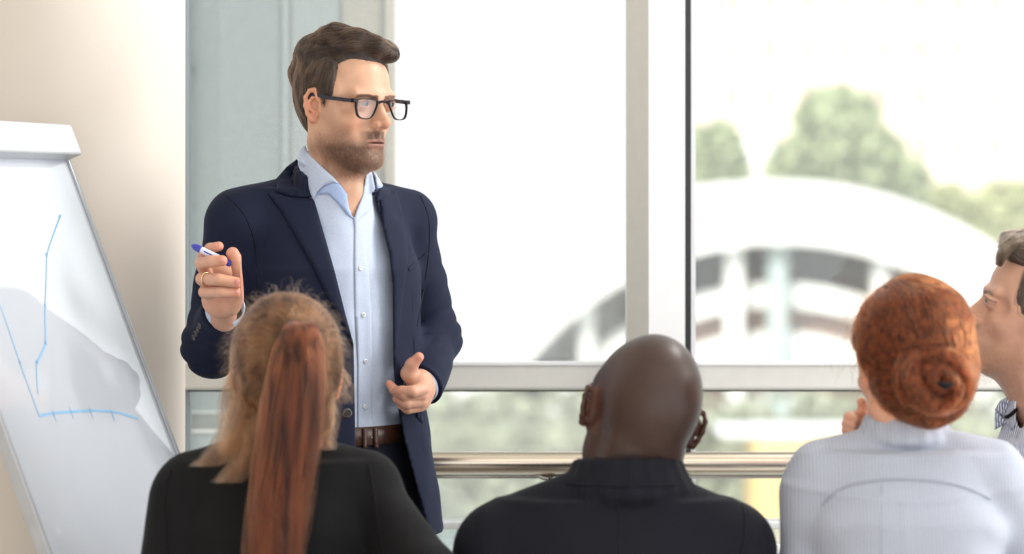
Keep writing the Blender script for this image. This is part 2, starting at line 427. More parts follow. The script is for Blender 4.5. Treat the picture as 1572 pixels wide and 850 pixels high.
def sheet(name, rows, mat_, parent, thick=.0015, label=None, sub=2):
    """a lofted cloth sheet through rows of 3d points, smoothed and given thickness"""
    m = len(rows[0]); vs = [p for r in rows for p in r]
    fs = [(i * m + j, i * m + j + 1, (i + 1) * m + j + 1, (i + 1) * m + j) for i in range(len(rows) - 1) for j in range(m - 1)]
    me = mesh(name, vs, fs); o = link(name, me, mat_, parent, label)
    s1 = o.modifiers.new('sub', 'SUBSURF'); s1.levels = s1.render_levels = sub
    s2 = o.modifiers.new('thick', 'SOLIDIFY'); s2.thickness = thick; s2.offset = 0
    return o
# ------------------------------------------------------------------ the room
WY = 5.36
M_wall = noisy(mat('plaster', srgb(222, 212, 201), .8), 3, .03, .1, 200)
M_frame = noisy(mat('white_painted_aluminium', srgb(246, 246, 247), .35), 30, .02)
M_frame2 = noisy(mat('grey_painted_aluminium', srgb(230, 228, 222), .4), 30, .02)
M_gasket = noisy(mat('black_gasket', (.012, .011, .012), .4), 40, .2)
M_floor = noisy(mat('pale_floor', srgb(196, 190, 182), .3), 6, .06)
M_ceil = noisy(mat('ceiling_paint', srgb(240, 240, 238), .9), 4, .02)
def glass_mat(name, tint=(1, 1, 1), veil=.05, veil_col=(.9, .9, .88), rough=0, ior=1.45):
    """clear pane with a pale translucent veil mixed in"""
    m = bpy.data.materials.new(name); m.use_nodes = True; m.node_tree.nodes.clear()
    o = nd(m, 'ShaderNodeOutputMaterial'); t = nd(m, 'ShaderNodeBsdfTransparent'); t.inputs[0].default_value = (*tint, 1)
    g = nd(m, 'ShaderNodeBsdfGlossy'); g.inputs['Roughness'].default_value = rough; fr = nd(m, 'ShaderNodeFresnel'); fr.inputs[0].default_value = ior
    a = nd(m, 'ShaderNodeMixShader'); ln(m, fr.outputs[0], a.inputs[0]); ln(m, t.outputs[0], a.inputs[1]); ln(m, g.outputs[0], a.inputs[2])
    d = nd(m, 'ShaderNodeBsdfTranslucent'); d.inputs[0].default_value = (*veil_col, 1)
    tc = nd(m, 'ShaderNodeTexCoord'); n = nd(m, 'ShaderNodeTexNoise'); n.inputs['Scale'].default_value = 60; n.inputs['Detail'].default_value = 8
    n.inputs['Roughness'].default_value = .8
    ln(m, tc.outputs['Object'], n.inputs['Vector'])
    mr = nd(m, 'ShaderNodeMapRange'); mr.inputs[1].default_value = .3; mr.inputs[2].default_value = .8; mr.inputs[3].default_value = veil * .75; mr.inputs[4].default_value = veil * 1.35
    ln(m, n.outputs['Fac'], mr.inputs[0])
    b = nd(m, 'ShaderNodeMixShader'); ln(m, mr.outputs[0], b.inputs[0]); ln(m, a.outputs[0], b.inputs[1]); ln(m, d.outputs[0], b.inputs[2])
    ln(m, b.outputs[0], o.inputs['Surface']); return m
M_pane = glass_mat('window_glass', (.97, .985, .98), .11); M_pane1 = glass_mat('veiled_window_glass', (.97, .985, .98), .22)  # pale veil puts the bright haze over the view into the glass
M_frost = glass_mat('frosted_lower_glass', (.82, .88, .89), .45, (.80, .86, .88))

o = MB().box((-3.2, -2.2, -.2), (3.8, WY + .15, 0)).build('floor', M_floor); tag(o, kind='structure')
o = MB().box((-3.2, -2.2, 3.15), (3.8, WY + .15, 3.35)).build('ceiling', M_ceil); tag(o, kind='structure')
o = MB().box((-3.4, -2.2, 0), (-3.2, WY + .15, 3.15)).build('wall_left', M_wall); tag(o, kind='structure')
# round column at the left, in front of the window wall
cx, cy, cr = P(283, 0, 5.08).x - .25, 5.08, .25
m = MB(); m.tube([(cx, cy, 0), (cx, cy, 3.15)], cr, 96); o = m.build('pillar', M_wall); tag(o, kind='structure')
def wx(px, Y=WY): return P(px, 0, Y).x
def wz(py, Y=WY): return P(0, py, Y).z
ML, MM, MR, MK = wx(962), wx(993), wx(1048), wx(1058)
zc0, zc1 = wz(597), wz(556); zl0, zl1 = wz(811), wz(800)
def window(name, x0, x1, M_pane=M_pane):
    e = empty(name, ((x0 + x1) / 2, WY, 0)); tag(e, kind='structure')
    MB().box((x0, WY + .02, zc1), (x1, WY + .032, 3.1)).build('pane', M_pane, e)
    MB().box((x0, WY + .02, zl1), (x1, WY + .032, zc0)).build('pane', M_pane, e)
    MB().box((x0, WY + .02, .06), (x1, WY + .032, zl0)).build('pane', M_frost, e, 'frosted pale blue lower pane')
    MB().box((x0, WY - .03, zc0), (x1, WY + .05, zc1), bev=.006).build('crossbar', M_frame2, e)
    MB().box((x0, WY - .035, zc1 - .004), (x1, WY + .0, zc1 + .003), bev=.001).build('glazing_bead', M_frame, e)
    MB().box((x0, WY - .012, zc0 - .004), (x1, WY + .01, zc0 + .002)).build('gasket', M_gasket, e)
    MB().box((x0, WY - .01, zl0), (x1, WY + .05, zl1), bev=.003).build('lower_rail', M_frame, e)
    MB().box((x0, WY - .03, 0), (x1, WY + .06, .07), bev=.004).build('bottom_rail', M_frame2, e)
    MB().box((x0, WY - .03, 3.08), (x1, WY + .06, 3.15), bev=.004).build('top_rail', M_frame2, e)
    return e
xl = cx + .1
w1 = window('window_1', xl, ML, M_pane1)
MB().box((wx(262), WY - .02, 0), (wx(289), WY + .06, 3.12), bev=.004).build('jamb', mat('grey_jamb', srgb(128, 138, 142), .5), w1)
window('window_2', MK, 3.7)
e = empty('trim_1', ((ML + MK) / 2, WY, 0)); tag(e, kind='structure')
yb = WY + .06
def post(name, prof, mat_, par):
    n = len(prof); v = [(x, y, 0.0) for x, y in prof] + [(x, y, 3.15) for x, y in prof]
    m = MB(); m.put(v, [tuple(range(n)), tuple(range(2 * n - 1, n - 1, -1))] + [(i, (i + 1) % n, n + (i + 1) % n, n + i) for i in range(n)])
    return m.build(name, mat_, par)
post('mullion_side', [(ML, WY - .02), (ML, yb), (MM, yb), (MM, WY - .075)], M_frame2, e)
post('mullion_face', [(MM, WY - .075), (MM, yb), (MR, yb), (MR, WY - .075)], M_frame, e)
post('gasket', [(MR, WY - .055), (MR, yb), (MK, yb), (MK, WY - .055)], M_gasket, e)
post('jamb', [(wx(1059), WY - .02), (wx(1059), yb), (wx(1067), yb), (wx(1067), WY - .02)], M_frame, e)

# handrail in front of the glass
M_steel = noisy(mat('brushed_steel', srgb(222, 208, 190), .22, 1.0), 5, .08, stretch=(1, 40, 40))
M_steel2 = noisy(mat('polished_steel', srgb(190, 186, 180), .15, 1.0), 20, .05)
RY = 5.2; rz = P(0, 711, RY).z
hr = tag(empty('handrail', (0.3, RY, 0)), 'brushed steel handrail running along the glass wall behind the standing man', 'handrail')
m = MB(); m.tube([(cx + .3, RY, rz), (3.6, RY, rz)], .0225, 40); m.build('rail', M_steel, hr)
m = MB(); m.tube([(cx + .3, RY + .006, rz - .026), (3.6, RY + .006, rz - .026)], .004, 8); m.build('lower_bead', M_steel2, hr)
for px in (846, 1900, 60):
    x = P(px, 0, RY).x; b = MB()
    b.tube([(x - .026, RY, rz - .024), (x - .012, RY, rz - .029), (x + .012, RY, rz - .029), (x + .026, RY, rz - .024)], [.004, .005, .005, .004], 8)
    b.tube([(x, RY, rz - .026), (x, RY, rz - .034)], .010, 16); b.tube([(x, RY, rz - .034), (x, RY, rz - .06)], .0055, 12)
    b.tube([(x, RY, rz - .058), (x - .012, RY + .01, rz - .07), (x - .03, RY + .05, rz - .085), (x - .03, WY + .02, rz - .095)], .008, 12)
    b.build('bracket', M_steel2, hr)
for px in (60, 1900, 846):
    x = P(px, 0, RY).x - .03; b = MB(); b.tube([(x, WY - .0, 0), (x, WY - .0, rz - .09)], .012, 14) if px != 846 else None
    if px != 846: b.build('post', M_steel2, hr)

# flip chart
BYAW, BLEAN, BW, BH = 75, 22, .60, .567
A_ = radians(BYAW); L_ = radians(BLEAN); u = Vector((cos(A_), sin(A_), 0)); v = Vector((-sin(L_) * sin(A_), sin(L_) * cos(A_), cos(L_))); nn = u.cross(v).normalized()
B0 = P(273, 705, 4.7)
MBd = Matrix(((u.x, nn.x, v.x, B0.x), (u.y, nn.y, v.y, B0.y), (u.z, nn.z, v.z, B0.z), (0, 0, 0, 1)))   # local x along the width, y out of the face, z up the board
M_board = mat('glossy_whiteboard', srgb(206, 211, 219), .06); M_board.node_tree.nodes['Principled BSDF'].inputs['Coat Weight'].default_value = .6
M_board.node_tree.nodes['Principled BSDF'].inputs['Coat Roughness'].default_value = .03
noisy(M_board, 8, .015)
M_bframe = noisy(mat('silver_board_frame', srgb(176, 178, 182), .35, .3), 30, .05)
M_clip = noisy(mat('clip_bar_paint', srgb(226, 227, 232), .45), 10, .03)
M_ink = mat('blue_marker_ink', srgb(138, 184, 220), .5)
fc = tag(empty('flip_chart', (B0.x - .15, B0.y - .35, 0)), 'white flip chart board with a hand drawn blue line graph, leaning beside the pillar', 'flip chart')
WD, HT = BW, BH
lowz = -.25
MB().box((-WD, -.012, lowz), (0, 0, HT), MBd, bev=.002).build('board', M_board, fc)
fr = MB(); t = .010
fr.box((-.001, -.016, lowz), (t, .005, HT), MBd, bev=.002); fr.box((-WD - t, -.016, lowz), (-WD + .001, .005, HT), MBd, bev=.002); fr.box((-WD - t, -.016, lowz - t), (t, .005, lowz), MBd, bev=.002)
fr.build('frame', M_bframe, fc)
MB().box((-WD - t, -.016, HT - .005), (t + .0, .030, HT + .052), MBd, bev=.006).build('clip_bar', M_clip, fc)
MB().box((-WD + .02, .004, HT - .007), (0, .031, HT - .003), MBd, bev=.001).build('clip_lip', M_bframe, fc)
for xx in (-.1, -.068):
    MB().box((xx - .012, .002, HT + .05), (xx + .012, .018, HT + .056), MBd, bev=.002).build('clip_screw', M_clip, fc)
MB().box((-WD, 0, lowz - .03), (0, .07, lowz - .012), MBd, bev=.004).build('pen_tray', M_bframe, fc)
Mi = MBd.inverted()
def leg_pts(x): top = MBd @ Vector((x, -.02, HT - .1)); return top
for xx, dx in ((-WD + .05, -.05), (-.05, .05)):
    a = MBd @ Vector((xx, -.03, HT - .1)); b = MBd @ Vector((xx, -.03, lowz)); 
    q = MB(); q.tube([a, b, Vector((b.x + dx * .3, b.y + (.10 if dx < 0 else .02), .01))], .012, 14); q.build('leg', M_bframe, fc)
a = MBd @ Vector((-WD / 2, -.03, HT - .1)); q = MB(); q.tube([a, Vector((a.x - .28, a.y + .06, .01))], .014, 14); q.build('leg', M_bframe, fc)
def ray_board(px, py):
    o_ = Vector((0, 0, CAM_Z)); d = P(px, py, 1) - o_; t_ = (B0 - o_).dot(nn) / d.dot(nn); return Mi @ (o_ + d * t_)
def stroke(name, pts, wdt):
    """a line of marker ink on the board"""
    q = [ray_board(*p) for p in pts]; q = [Vector((p.x, 0, p.z)) for p in q]; vs = []; n = len(q)
    for i, p in enumerate(q):
        tt = (q[min(i + 1, n - 1)] - q[max(i - 1, 0)]).normalized(); sd_ = Vector((-tt.z, 0, tt.x)) * wdt * (1 if 0 < i < n - 1 else .5) * .5
        vs += [MBd @ (p + sd_ + Vector((0, .0006, 0))), MBd @ (p - sd_ + Vector((0, .0006, 0)))]
    mm = MB(); mm.put(vs, [(2 * i, 2 * i + 1, 2 * i + 3, 2 * i + 2) for i in range(n - 1)])
    return mm.build(name, M_ink, fc)
def sm(p): return smooth_poly(p, 2, False)
stroke('ink_axis', sm([(0, 468), (14, 508), (30, 556), (45, 598), (60, 638)]), .0032)
stroke('ink_axis', sm([(60, 639), (78, 634), (105, 632), (135, 630), (165, 631), (185, 634), (212, 643)]), .0046)
stroke('ink_curve', sm([(93, 330), (80, 365), (71, 391), (71, 420), (69, 468)]), .0028)
stroke('ink_curve', sm([(69, 468), (69, 500), (70, 527), (64, 542), (56, 556)]), .0045)
stroke('ink_curve', sm([(56, 556), (56, 580), (58, 606)]), .0028)
for (x, y) in ((83, 638), (109, 633), (139, 632), (172, 636)): stroke('ink_tick', [(x - 3, y - 9), (x, y), (x + 4, y + 10)], .003)
for (x, y) in ((71, 391), (69, 468), (70, 527), (56, 556), (30, 556)): stroke('ink_mark', [(x - 2, y - 3), (x, y), (x + 2, y + 3)], .007)
stroke('ink_mark', [(89, 333), (93, 330), (94, 334)], .003)
# ------------------------------------------------------------------ outside, beyond the glass
GZ = -5.0
M_pave = noisy(mat('pale_paving', srgb(190, 190, 182), .8), 1.2, .12)
o = MB().box((-60, 5.9, GZ - .3), (60, 160, GZ)).build('ground', M_pave); tag(o, kind='structure')
M_clad = noisy(mat('sage_panel', srgb(134, 152, 156), .45), 2, .05)
M_clad2 = noisy(mat('pale_sage_panel', srgb(160, 174, 176), .45), 2, .05)
M_clad3 = noisy(mat('cream_panel', srgb(196, 184, 166), .5), 2, .05)
M_clad4 = noisy(mat('cream_edge', srgb(214, 200, 182), .5), 2, .05)
CY = 6.6
cw = tag(empty('clad_wall', (P(430, 0, CY).x, CY, GZ)), 'sage green and cream panelled outer wall seen through glass behind the standing man', 'wall')
x_ = lambda px: P(px, 0, CY).x
def vbox(a, b, m_, nm, y0=0, y1=.12, z0=GZ, z1=4.2): return MB().box((x_(a), CY + y0, z0), (x_(b), CY + y1, z1), bev=.008).build(nm, m_, cw)
zsp = P(0, 632, CY).z; zs2 = P(0, 662, CY).z
vbox(150, 430, M_clad, 'panel', z0=zsp); vbox(433, 444, M_clad2, 'joint_strip', -.01, .1, z0=zsp); vbox(446, 520, M_clad2, 'panel', z0=zsp); vbox(522, 586, M_clad3, 'panel', .02, .12)
vbox(586.5, 591.5, mat('dark_joint', srgb(120, 112, 100), .6), 'joint_strip', .0, .1); vbox(592, 606, M_clad4, 'panel', -.02, .12)
vbox(150, 520, noisy(mat('grey_panel', srgb(140, 146, 142), .5), 2, .05), 'panel', .03, .12, zs2, zsp - .01)
vbox(150, 520, M_clad2, 'panel', .0, .12, GZ, zs2 - .01)
MB().box((x_(287) - .003, CY - .03, P(0, 112, CY).z), (x_(287) + .018, CY, P(0, 104, CY).z)).build('bolt', M_gasket, cw)

# arched hall
AY = 60.0; sc = AY / FPX; acx = (1190 - 786) * sc; acz = CAM_Z + (300 - 862) * sc
M_white = noisy(mat('white_render', srgb(225, 226, 226), .6), .6, .04)
M_dark = noisy(mat('dark_glazing', srgb(38, 37, 42), .7), .5, .3)
M_brown = noisy(mat('brown_cladding', srgb(128, 100, 88), .7), .5, .12)
ar = tag(empty('arched_hall', (acx, AY, GZ)), 'white arched hall with dark glazed and brown bands curving beyond the glass', 'building')
def ring(nm, r0, r1, m_, y0, y1, a0=2, a1=178, n=64):
    vs = []; fs = []
    for i in range(n + 1):
        a = radians(a0 + (a1 - a0) * i / n)
        for (r, y) in ((r0, y0), (r1, y0), (r1, y1), (r0, y1)): vs.append((acx + r * sc * cos(a), AY + y, acz + r * sc * sin(a)))
    for i in range(n):
        b = i * 4
        for k in range(4): fs.append((b + k, b + (k + 1) % 4, b + 4 + (k + 1) % 4, b + 4 + k))
    fs += [(0, 1, 2, 3), (n * 4 + 3, n * 4 + 2, n * 4 + 1, n * 4)]
    q = MB(); q.put(vs, fs); return q.build(nm, m_, ar)
ring('outer_band', 490, 584, M_white, -1.2, 6)
ring('glazing', 427, 491, M_dark, .6, 1.2)
ring('white_band', 392, 428, M_white, -.2, 1)
ring('brown_band', 352, 393, M_brown, .3, 1)
ring('white_band', 305, 353, M_white, -.2, 1)
ring('brown_band', 255, 306, M_brown, .3, 1)
for px, wpx, mm_ in ((1124, 26, M_white), (1190, 30, M_clad2), (1347, 24, M_white), (1010, 24, M_white), (900, 22, M_white)):
    r = 489; hh = math.sqrt(r * r - (px - 1190) ** 2)
    x0 = (px - 786 - wpx / 2) * sc; MB().box((x0, AY - .7, GZ), (x0 + wpx * sc, AY - .2, acz + hh * sc), bev=.05).build('column', mm_, ar)

# trees
M_leaf = noisy(mat('green_leaves', srgb(156, 166, 130), .7), 3, .4); M_leaf2 = noisy(mat('olive_leaves', srgb(168, 172, 128), .7), 3, .4)
M_bark = noisy(mat('bark', srgb(96, 80, 64), .9), 8, .3)
def foliage(name, blobs, n, ls, mat_, par, seed):
    """leaves as small creased quads scattered through the blobs"""
    rg = np.random.default_rng(seed); tot = sum(b[3] * b[4] * b[5] for b in blobs); V = []; 
    for (x, y, z, rx, ry, rz_) in blobs:
        k = max(20, int(n * rx * ry * rz_ / tot)); d = rg.normal(size=(k, 3)); d /= np.linalg.norm(d, axis=1, keepdims=True)
        r = rg.uniform(.55, 1.06, (k, 1)); V.append(np.array([x, y, z]) + d * r * np.array([rx, ry, rz_]))
    c = np.concatenate(V); k = len(c); a = rg.normal(size=(k, 3)); a /= np.linalg.norm(a, axis=1, keepdims=True); b = np.cross(a, rg.normal(size=(k, 3))); b /= np.linalg.norm(b, axis=1, keepdims=True)
    s_ = ls * rg.uniform(.6, 1.3, (k, 1)); v = np.stack([c - a * s_, c + b * s_ * .6, c + a * s_, c - b * s_ * .6], 1).reshape(-1, 3)
    return link(name, np_mesh(name, v, np.arange(k * 4).reshape(-1, 4)), mat_, par)
def tree(Y, blobs_px, mat_, label, seed, ls=.35, n=2600):
    s_ = Y / FPX; bl = []
    for (px, py, rx, rz_) in blobs_px: p = P(px, py, Y); bl.append((p.x, Y, p.z, rx * s_, (rx + rz_) / 2 * s_, rz_ * s_))
    bx = bl[0]; t = tag(empty('broadleaf_tree', (bx[0], Y, GZ)), label, 'tree')
    foliage('crown', bl, n, ls, mat_, t, seed)
    q = MB(); q.tube([(bx[0], Y, GZ), (bx[0] + .2, Y, (GZ + bx[2]) / 2), (bx[0], Y, bx[2])], [.35, .25, .12], 8); q.build('trunk', M_bark, t)
tree(74, [(1100, 235, 42, 42), (1085, 265, 40, 30), (1115, 262, 30, 30), (1100, 320, 50, 50)], M_leaf, 'small round green tree above the arch, close beside the black window gasket', 1)
tree(75, [(1285, 195, 62, 60), (1270, 250, 85, 45), (1330, 245, 55, 55), (1225, 265, 45, 35), (1375, 285, 50, 45), (1290, 320, 90, 50)], M_leaf, 'broad green tree rising above the middle of the arch', 2, n=6000)
tree(84, [(1450, 315, 32, 30), (1460, 335, 35, 30), (1440, 360, 50, 40)], M_leaf2, 'low olive tree trailing down the slope of the arch', 3)
tree(78, [(1545, 330, 60, 50), (1600, 370, 60, 60)], M_leaf2, 'pale olive tree above the man at the edge, facing left', 4)
# pale tower between the trees
tw = tag(empty('pale_tower', (P(1165, 0, 90).x, 90, GZ)), 'small bright white onion-shaped tower between the two green trees', 'tower')
s9 = 90 / FPX; q = MB(); zz = [GZ, P(0, 275, 90).z, P(0, 262, 90).z, P(0, 240, 90).z, P(0, 215, 90).z, P(0, 195, 90).z, P(0, 180, 90).z]
q.tube([(P(1165, 0, 90).x, 90, z) for z in zz], [20 * s9, 20 * s9, 25 * s9, 27 * s9, 22 * s9, 10 * s9, 3 * s9], 20); q.build('tower_body', M_white, tw)
# far pale apartment house
HY = 120.0; ah = tag(empty('apartment_house', (P(1380, 0, HY).x, HY, GZ)), 'huge pale peach apartment house with rows of windows filling the bright background', 'building')
M_peach = noisy(mat('peach_render', srgb(232, 216, 202), .8), .2, .05); M_fw = noisy(mat('rose_window', srgb(176, 150, 144), .7), .5, .2)
s_ = HY / FPX
MB().box((P(1075, 0, HY).x, HY, GZ), (P(1760, 0, HY).x, HY + 12, P(0, -150, HY).z)).build('wall', M_peach, ah)
for r in range(6):
    for c in range(9):
        px = 1112 + c * 58; py = -20 + r * 74
        w_ = MB().box((P(px, 0, HY).x, HY - .25, P(0, py + 34, HY).z), (P(px + 18, 0, HY).x, HY + .1, P(0, py, HY).z)).build('window', M_fw, ah)
# hedges and street things below
M_hedge = noisy(mat('hedge_leaves', srgb(140, 146, 124), .8), 4, .4)
hd = tag(empty('hedge', (P(1100, 0, 44).x, 44, GZ)), 'long clipped green hedge running across the forecourt below the crossbar', 'hedge')
bl = []
for px in range(560, 1760, 24): p = P(px, 0, 44); bl.append((p.x, 44, GZ + 1.6, .4, 1.0, 1.75))
foliage('foliage', bl, 9000, .2, M_hedge, hd, 9)
q = MB(); q.box((P(556, 0, 44).x, 43.5, GZ), (P(1765, 0, 44).x, 44.5, GZ + 2.9)); q.build('hedge_core', M_hedge, hd)
def bush(px, Y, w, h, label, m_, seed):
    p = P(px, 0, Y); b = tag(empty('bush', (p.x, Y, GZ)), label, 'bush')
    foliage('foliage', [(p.x, Y, GZ + h / 2, w, w, h / 2), (p.x - w * .6, Y, GZ + h * .35, w * .7, w * .7, h * .35), (p.x + w * .6, Y + .2, GZ + h * .4, w * .6, w * .6, h * .4)], 1500, .16, m_, b, seed)
bush(830, 38, .55, 2.4, 'round green bush low between the standing man and the bald man', M_hedge, 21)
bush(720, 36, .6, 1.7, 'low olive bush just right of the standing man\'s jacket hem', M_leaf2, 22)
bush(1118, 36, .8, 1.9, 'dark green bush under the handrail right of the bald man', M_hedge, 23)
bush(1185, 30, .5, 1.5, 'small dark green bush nearer the white shirt under the handrail', M_hedge, 24)
# van with yellow side
vn = tag(empty('parked_van', (P(1215, 0, 40).x, 40, GZ)), 'blurred parked van with a white roof and yellow side beyond the glass', 'van')
vx = P(1255, 0, 40).x; vz = P(0, 690, 40).z
M_vy = mat('yellow_paint', srgb(226, 190, 120), .4); M_vw = mat('white_paint', srgb(230, 232, 236), .4)
MB().box((vx - 1.0, 39, GZ + .35), (vx + 1.9, 40.8, P(0, 664, 40).z), bev=.1).build('body', M_vy, vn)
MB().box((vx - 1.5, 39.1, P(0, 663, 40).z), (vx + 1.1, 40.7, P(0, 655, 40).z), bev=.04).build('roof', M_vw, vn)
MB().box((vx - .7, 38.96, GZ + 1.0), (vx + .2, 39.02, GZ + 1.5)).build('window', M_dark, vn)
for d in (-.5, 1.3):
    q = MB(); q.tube([(vx + d, 38.95, GZ + .33), (vx + d, 39.2, GZ + .33)], .33, 20); q.build('wheel', M_gasket, vn)
# ------------------------------------------------------------------ heads (local frame: x to his right, y forward, z up, origin between the eyes at mid skull)
def rotx(a): return np.array(Matrix.Rotation(a, 3, 'X'))
def roty(a): return np.array(Matrix.Rotation(a, 3, 'Y'))
def rotz(a): return np.array(Matrix.Rotation(a, 3, 'Z'))
def head_frame(px, py, Y, yaw, pitch=0, roll=0, scale=1.0):
    """yaw 0 faces the camera, + towards the right of the picture; pitch + looks up; roll + tips his head to his right"""
    p = P(px, py, Y)
    return Matrix.Translation(p) @ Matrix.Rotation(radians(180 + yaw), 4, 'Z') @ Matrix.Rotation(radians(pitch), 4, 'X') @ Matrix.Rotation(radians(roll), 4, 'Y') @ Matrix.Scale(scale, 4)
def head_vol(h=.0016, female=False, face=True, neck_to=-.25, neck_r=.0490, neck_back=-.030, ears=True, lowz=-.26, ear_x=.0725, ear_a=.42):
    V = Vol((-.105, -.135, lowz), (.105, .150, .155), h)
    V.ell((0, -.009, .026), (.0715, .0850, .091), k=0)
    V.ell((0, .028, .040), (.063, .060, .058), k=.02)
    V.ell((0, .020, -.030), (.060, .062, .072), k=.02)
    V.ell((0, .014, -.066), (.051, .056, .043), k=.02)
    for s in (-1, 1):
        V.cap((s * .052, -.004, -.060), (s * .018, .062, -.097), .017, .0135, k=.022)
        V.cap((s * .056, -.004, -.030), (s * .052, -.004, -.062), .017, .016, k=.02)
        V.ell((s * .044, .047, -.026), (.019, .020, .016), k=.022)
        V.ell((s * .060, .022, .015), (.012, .03, .03), k=.02)
    V.ell((0, .0625, -.0960), (.022, .0185, .0165), k=.014)
    V.ell((0, .058, -.062), (.031, .0245, .026), k=.018)
    # neck
    V.cap((0, -.006, -.06), (0, neck_back, neck_to), neck_r, neck_r * 1.10, k=.022)
    V.cap((0, .004, -.12), (0, -.008, -.20), .030, .036, k=.03)
    for s in (-1, 1): V.cap((s * .046, -.014, -.07), (s * .020, .004, -.235), .012, .011, k=.022)
    if not female: V.ell((0, .026, -.150), (.012, .012, .014), k=.015)
    if face:
        for s in (-1, 1):
            V.cap((s * .010, .086, .017), (s * .044, .074, .018), .0085, .008, k=.012)
            V.ell((s * .0325, .1005, -.003), (.0205, .0165, .0135), k=.014, op='sub')
            V.ell((s * .060, .072, -.002), (.012, .02, .012), k=.014, op='sub')
        V.cap((0, .082, .008), (0, .1020, -.0280), .0068, .0080, k=.010)
        V.cap((0, .078, -.012), (0, .0870, -.033), .0130, .0130, k=.010)
        V.ell((0, .1025, -.0300), (.0090, .0090, .0082), k=.006)
        for s in (-1, 1):
            V.ell((s * .0135, .0905, -.0340), (.0068, .0105, .0078), k=.005)
            V.ell((s * .0062, .0965, -.0435), (.0036, .0060, .0040), k=.003, op='sub')
            V.ell((s * .0225, .0925, -.0380), (.004, .008, .009), k=.008, op='sub')
            V.ell((s * .036, .080, -.058), (.006, .007, .016), k=.012, op='sub')
        V.cap((0, .086, -.046), (0, .086, -.057), .002, .003, k=.006)
        # lips
        V.ell((0.0, .0765, -.0632), (.0245, .0075, .0034), k=.005)
        for s in (-1, 1): V.ell((s * .0065, .0782, -.0624), (.008, .0068, .0034), k=.005)
        V.ell((0, .0765, -.0705), (.0195, .0078, .0054), k=.005)
        V.ell((-.004, .0850, -.0660), (.0230, .0110, .0014), k=.0022, op='sub')
        V.ell((0, .0865, -.0815), (.018, .007, .0055), k=.010, op='sub')
        # lids over the eyeballs
        for s in (-1, 1):
            V.ell((s * .0325, .0755, .0030), .0142, k=.004)
            V.ell((s * .0325, .0895, .0016), (.0130, .0100, .0038), R=roty(s * .08), k=.0015, op='sub')
            V.cap((s * .019, .0875, .0080), (s * .0325, .0905, .0095), .0014, .0014, k=.003); V.cap((s * .0325, .0905, .0095), (s * .046, .083, .0062), .0014, .0012, k=.003)
    if ears:
        for s in (-1, 1):
            R = rotz(s * ear_a) @ rotx(-.12); c = np.array((s * ear_x, .001, -.001)); ES = .94
            T = lambda p: c + R @ (np.array((s * p[0], p[1], p[2])) * ES)
            V.ell(c + R @ np.array((s * .002, 0, .002)), (.0052, .0165, .0290), R=np.linalg.inv(R) if False else R.T, k=.006)
            V.ell(c + R @ np.array((s * .008, .003, .000)), (.0062, .0100, .0150), R=R.T, k=.004, op='sub')
            V.ell(c + R @ np.array((s * .009, -.003, .014)), (.0050, .0085, .0100), R=R.T, k=.004, op='sub')
            rim = [(.002, .013, -.004), (.003, .016, .010), (.005, .013, .024), (.006, .002, .031), (.007, -.010, .027), (.007, -.0165, .014), (.006, -.0155, -.002), (.004, -.010, -.016), (.003, -.002, -.026), (.001, .006, -.026), (.001, .010, -.018)]
            V.chain([T(p) for p in rim], [.0028, .0030, .0033, .0034, .0034, .0034, .0034, .0036, .0048, .0046, .003], k=.003)
            V.cap(T((.003, .013, -.006)), T((.004, .012, .002)), .0038, .003, k=.003)
            V.chain([T(p) for p in ((.004, .004, -.012), (.005, -.006, -.006), (.0055, -.0095, .006), (.005, -.004, .014), (.004, .004, .018))], [.0026] * 5, k=.003)
    return V
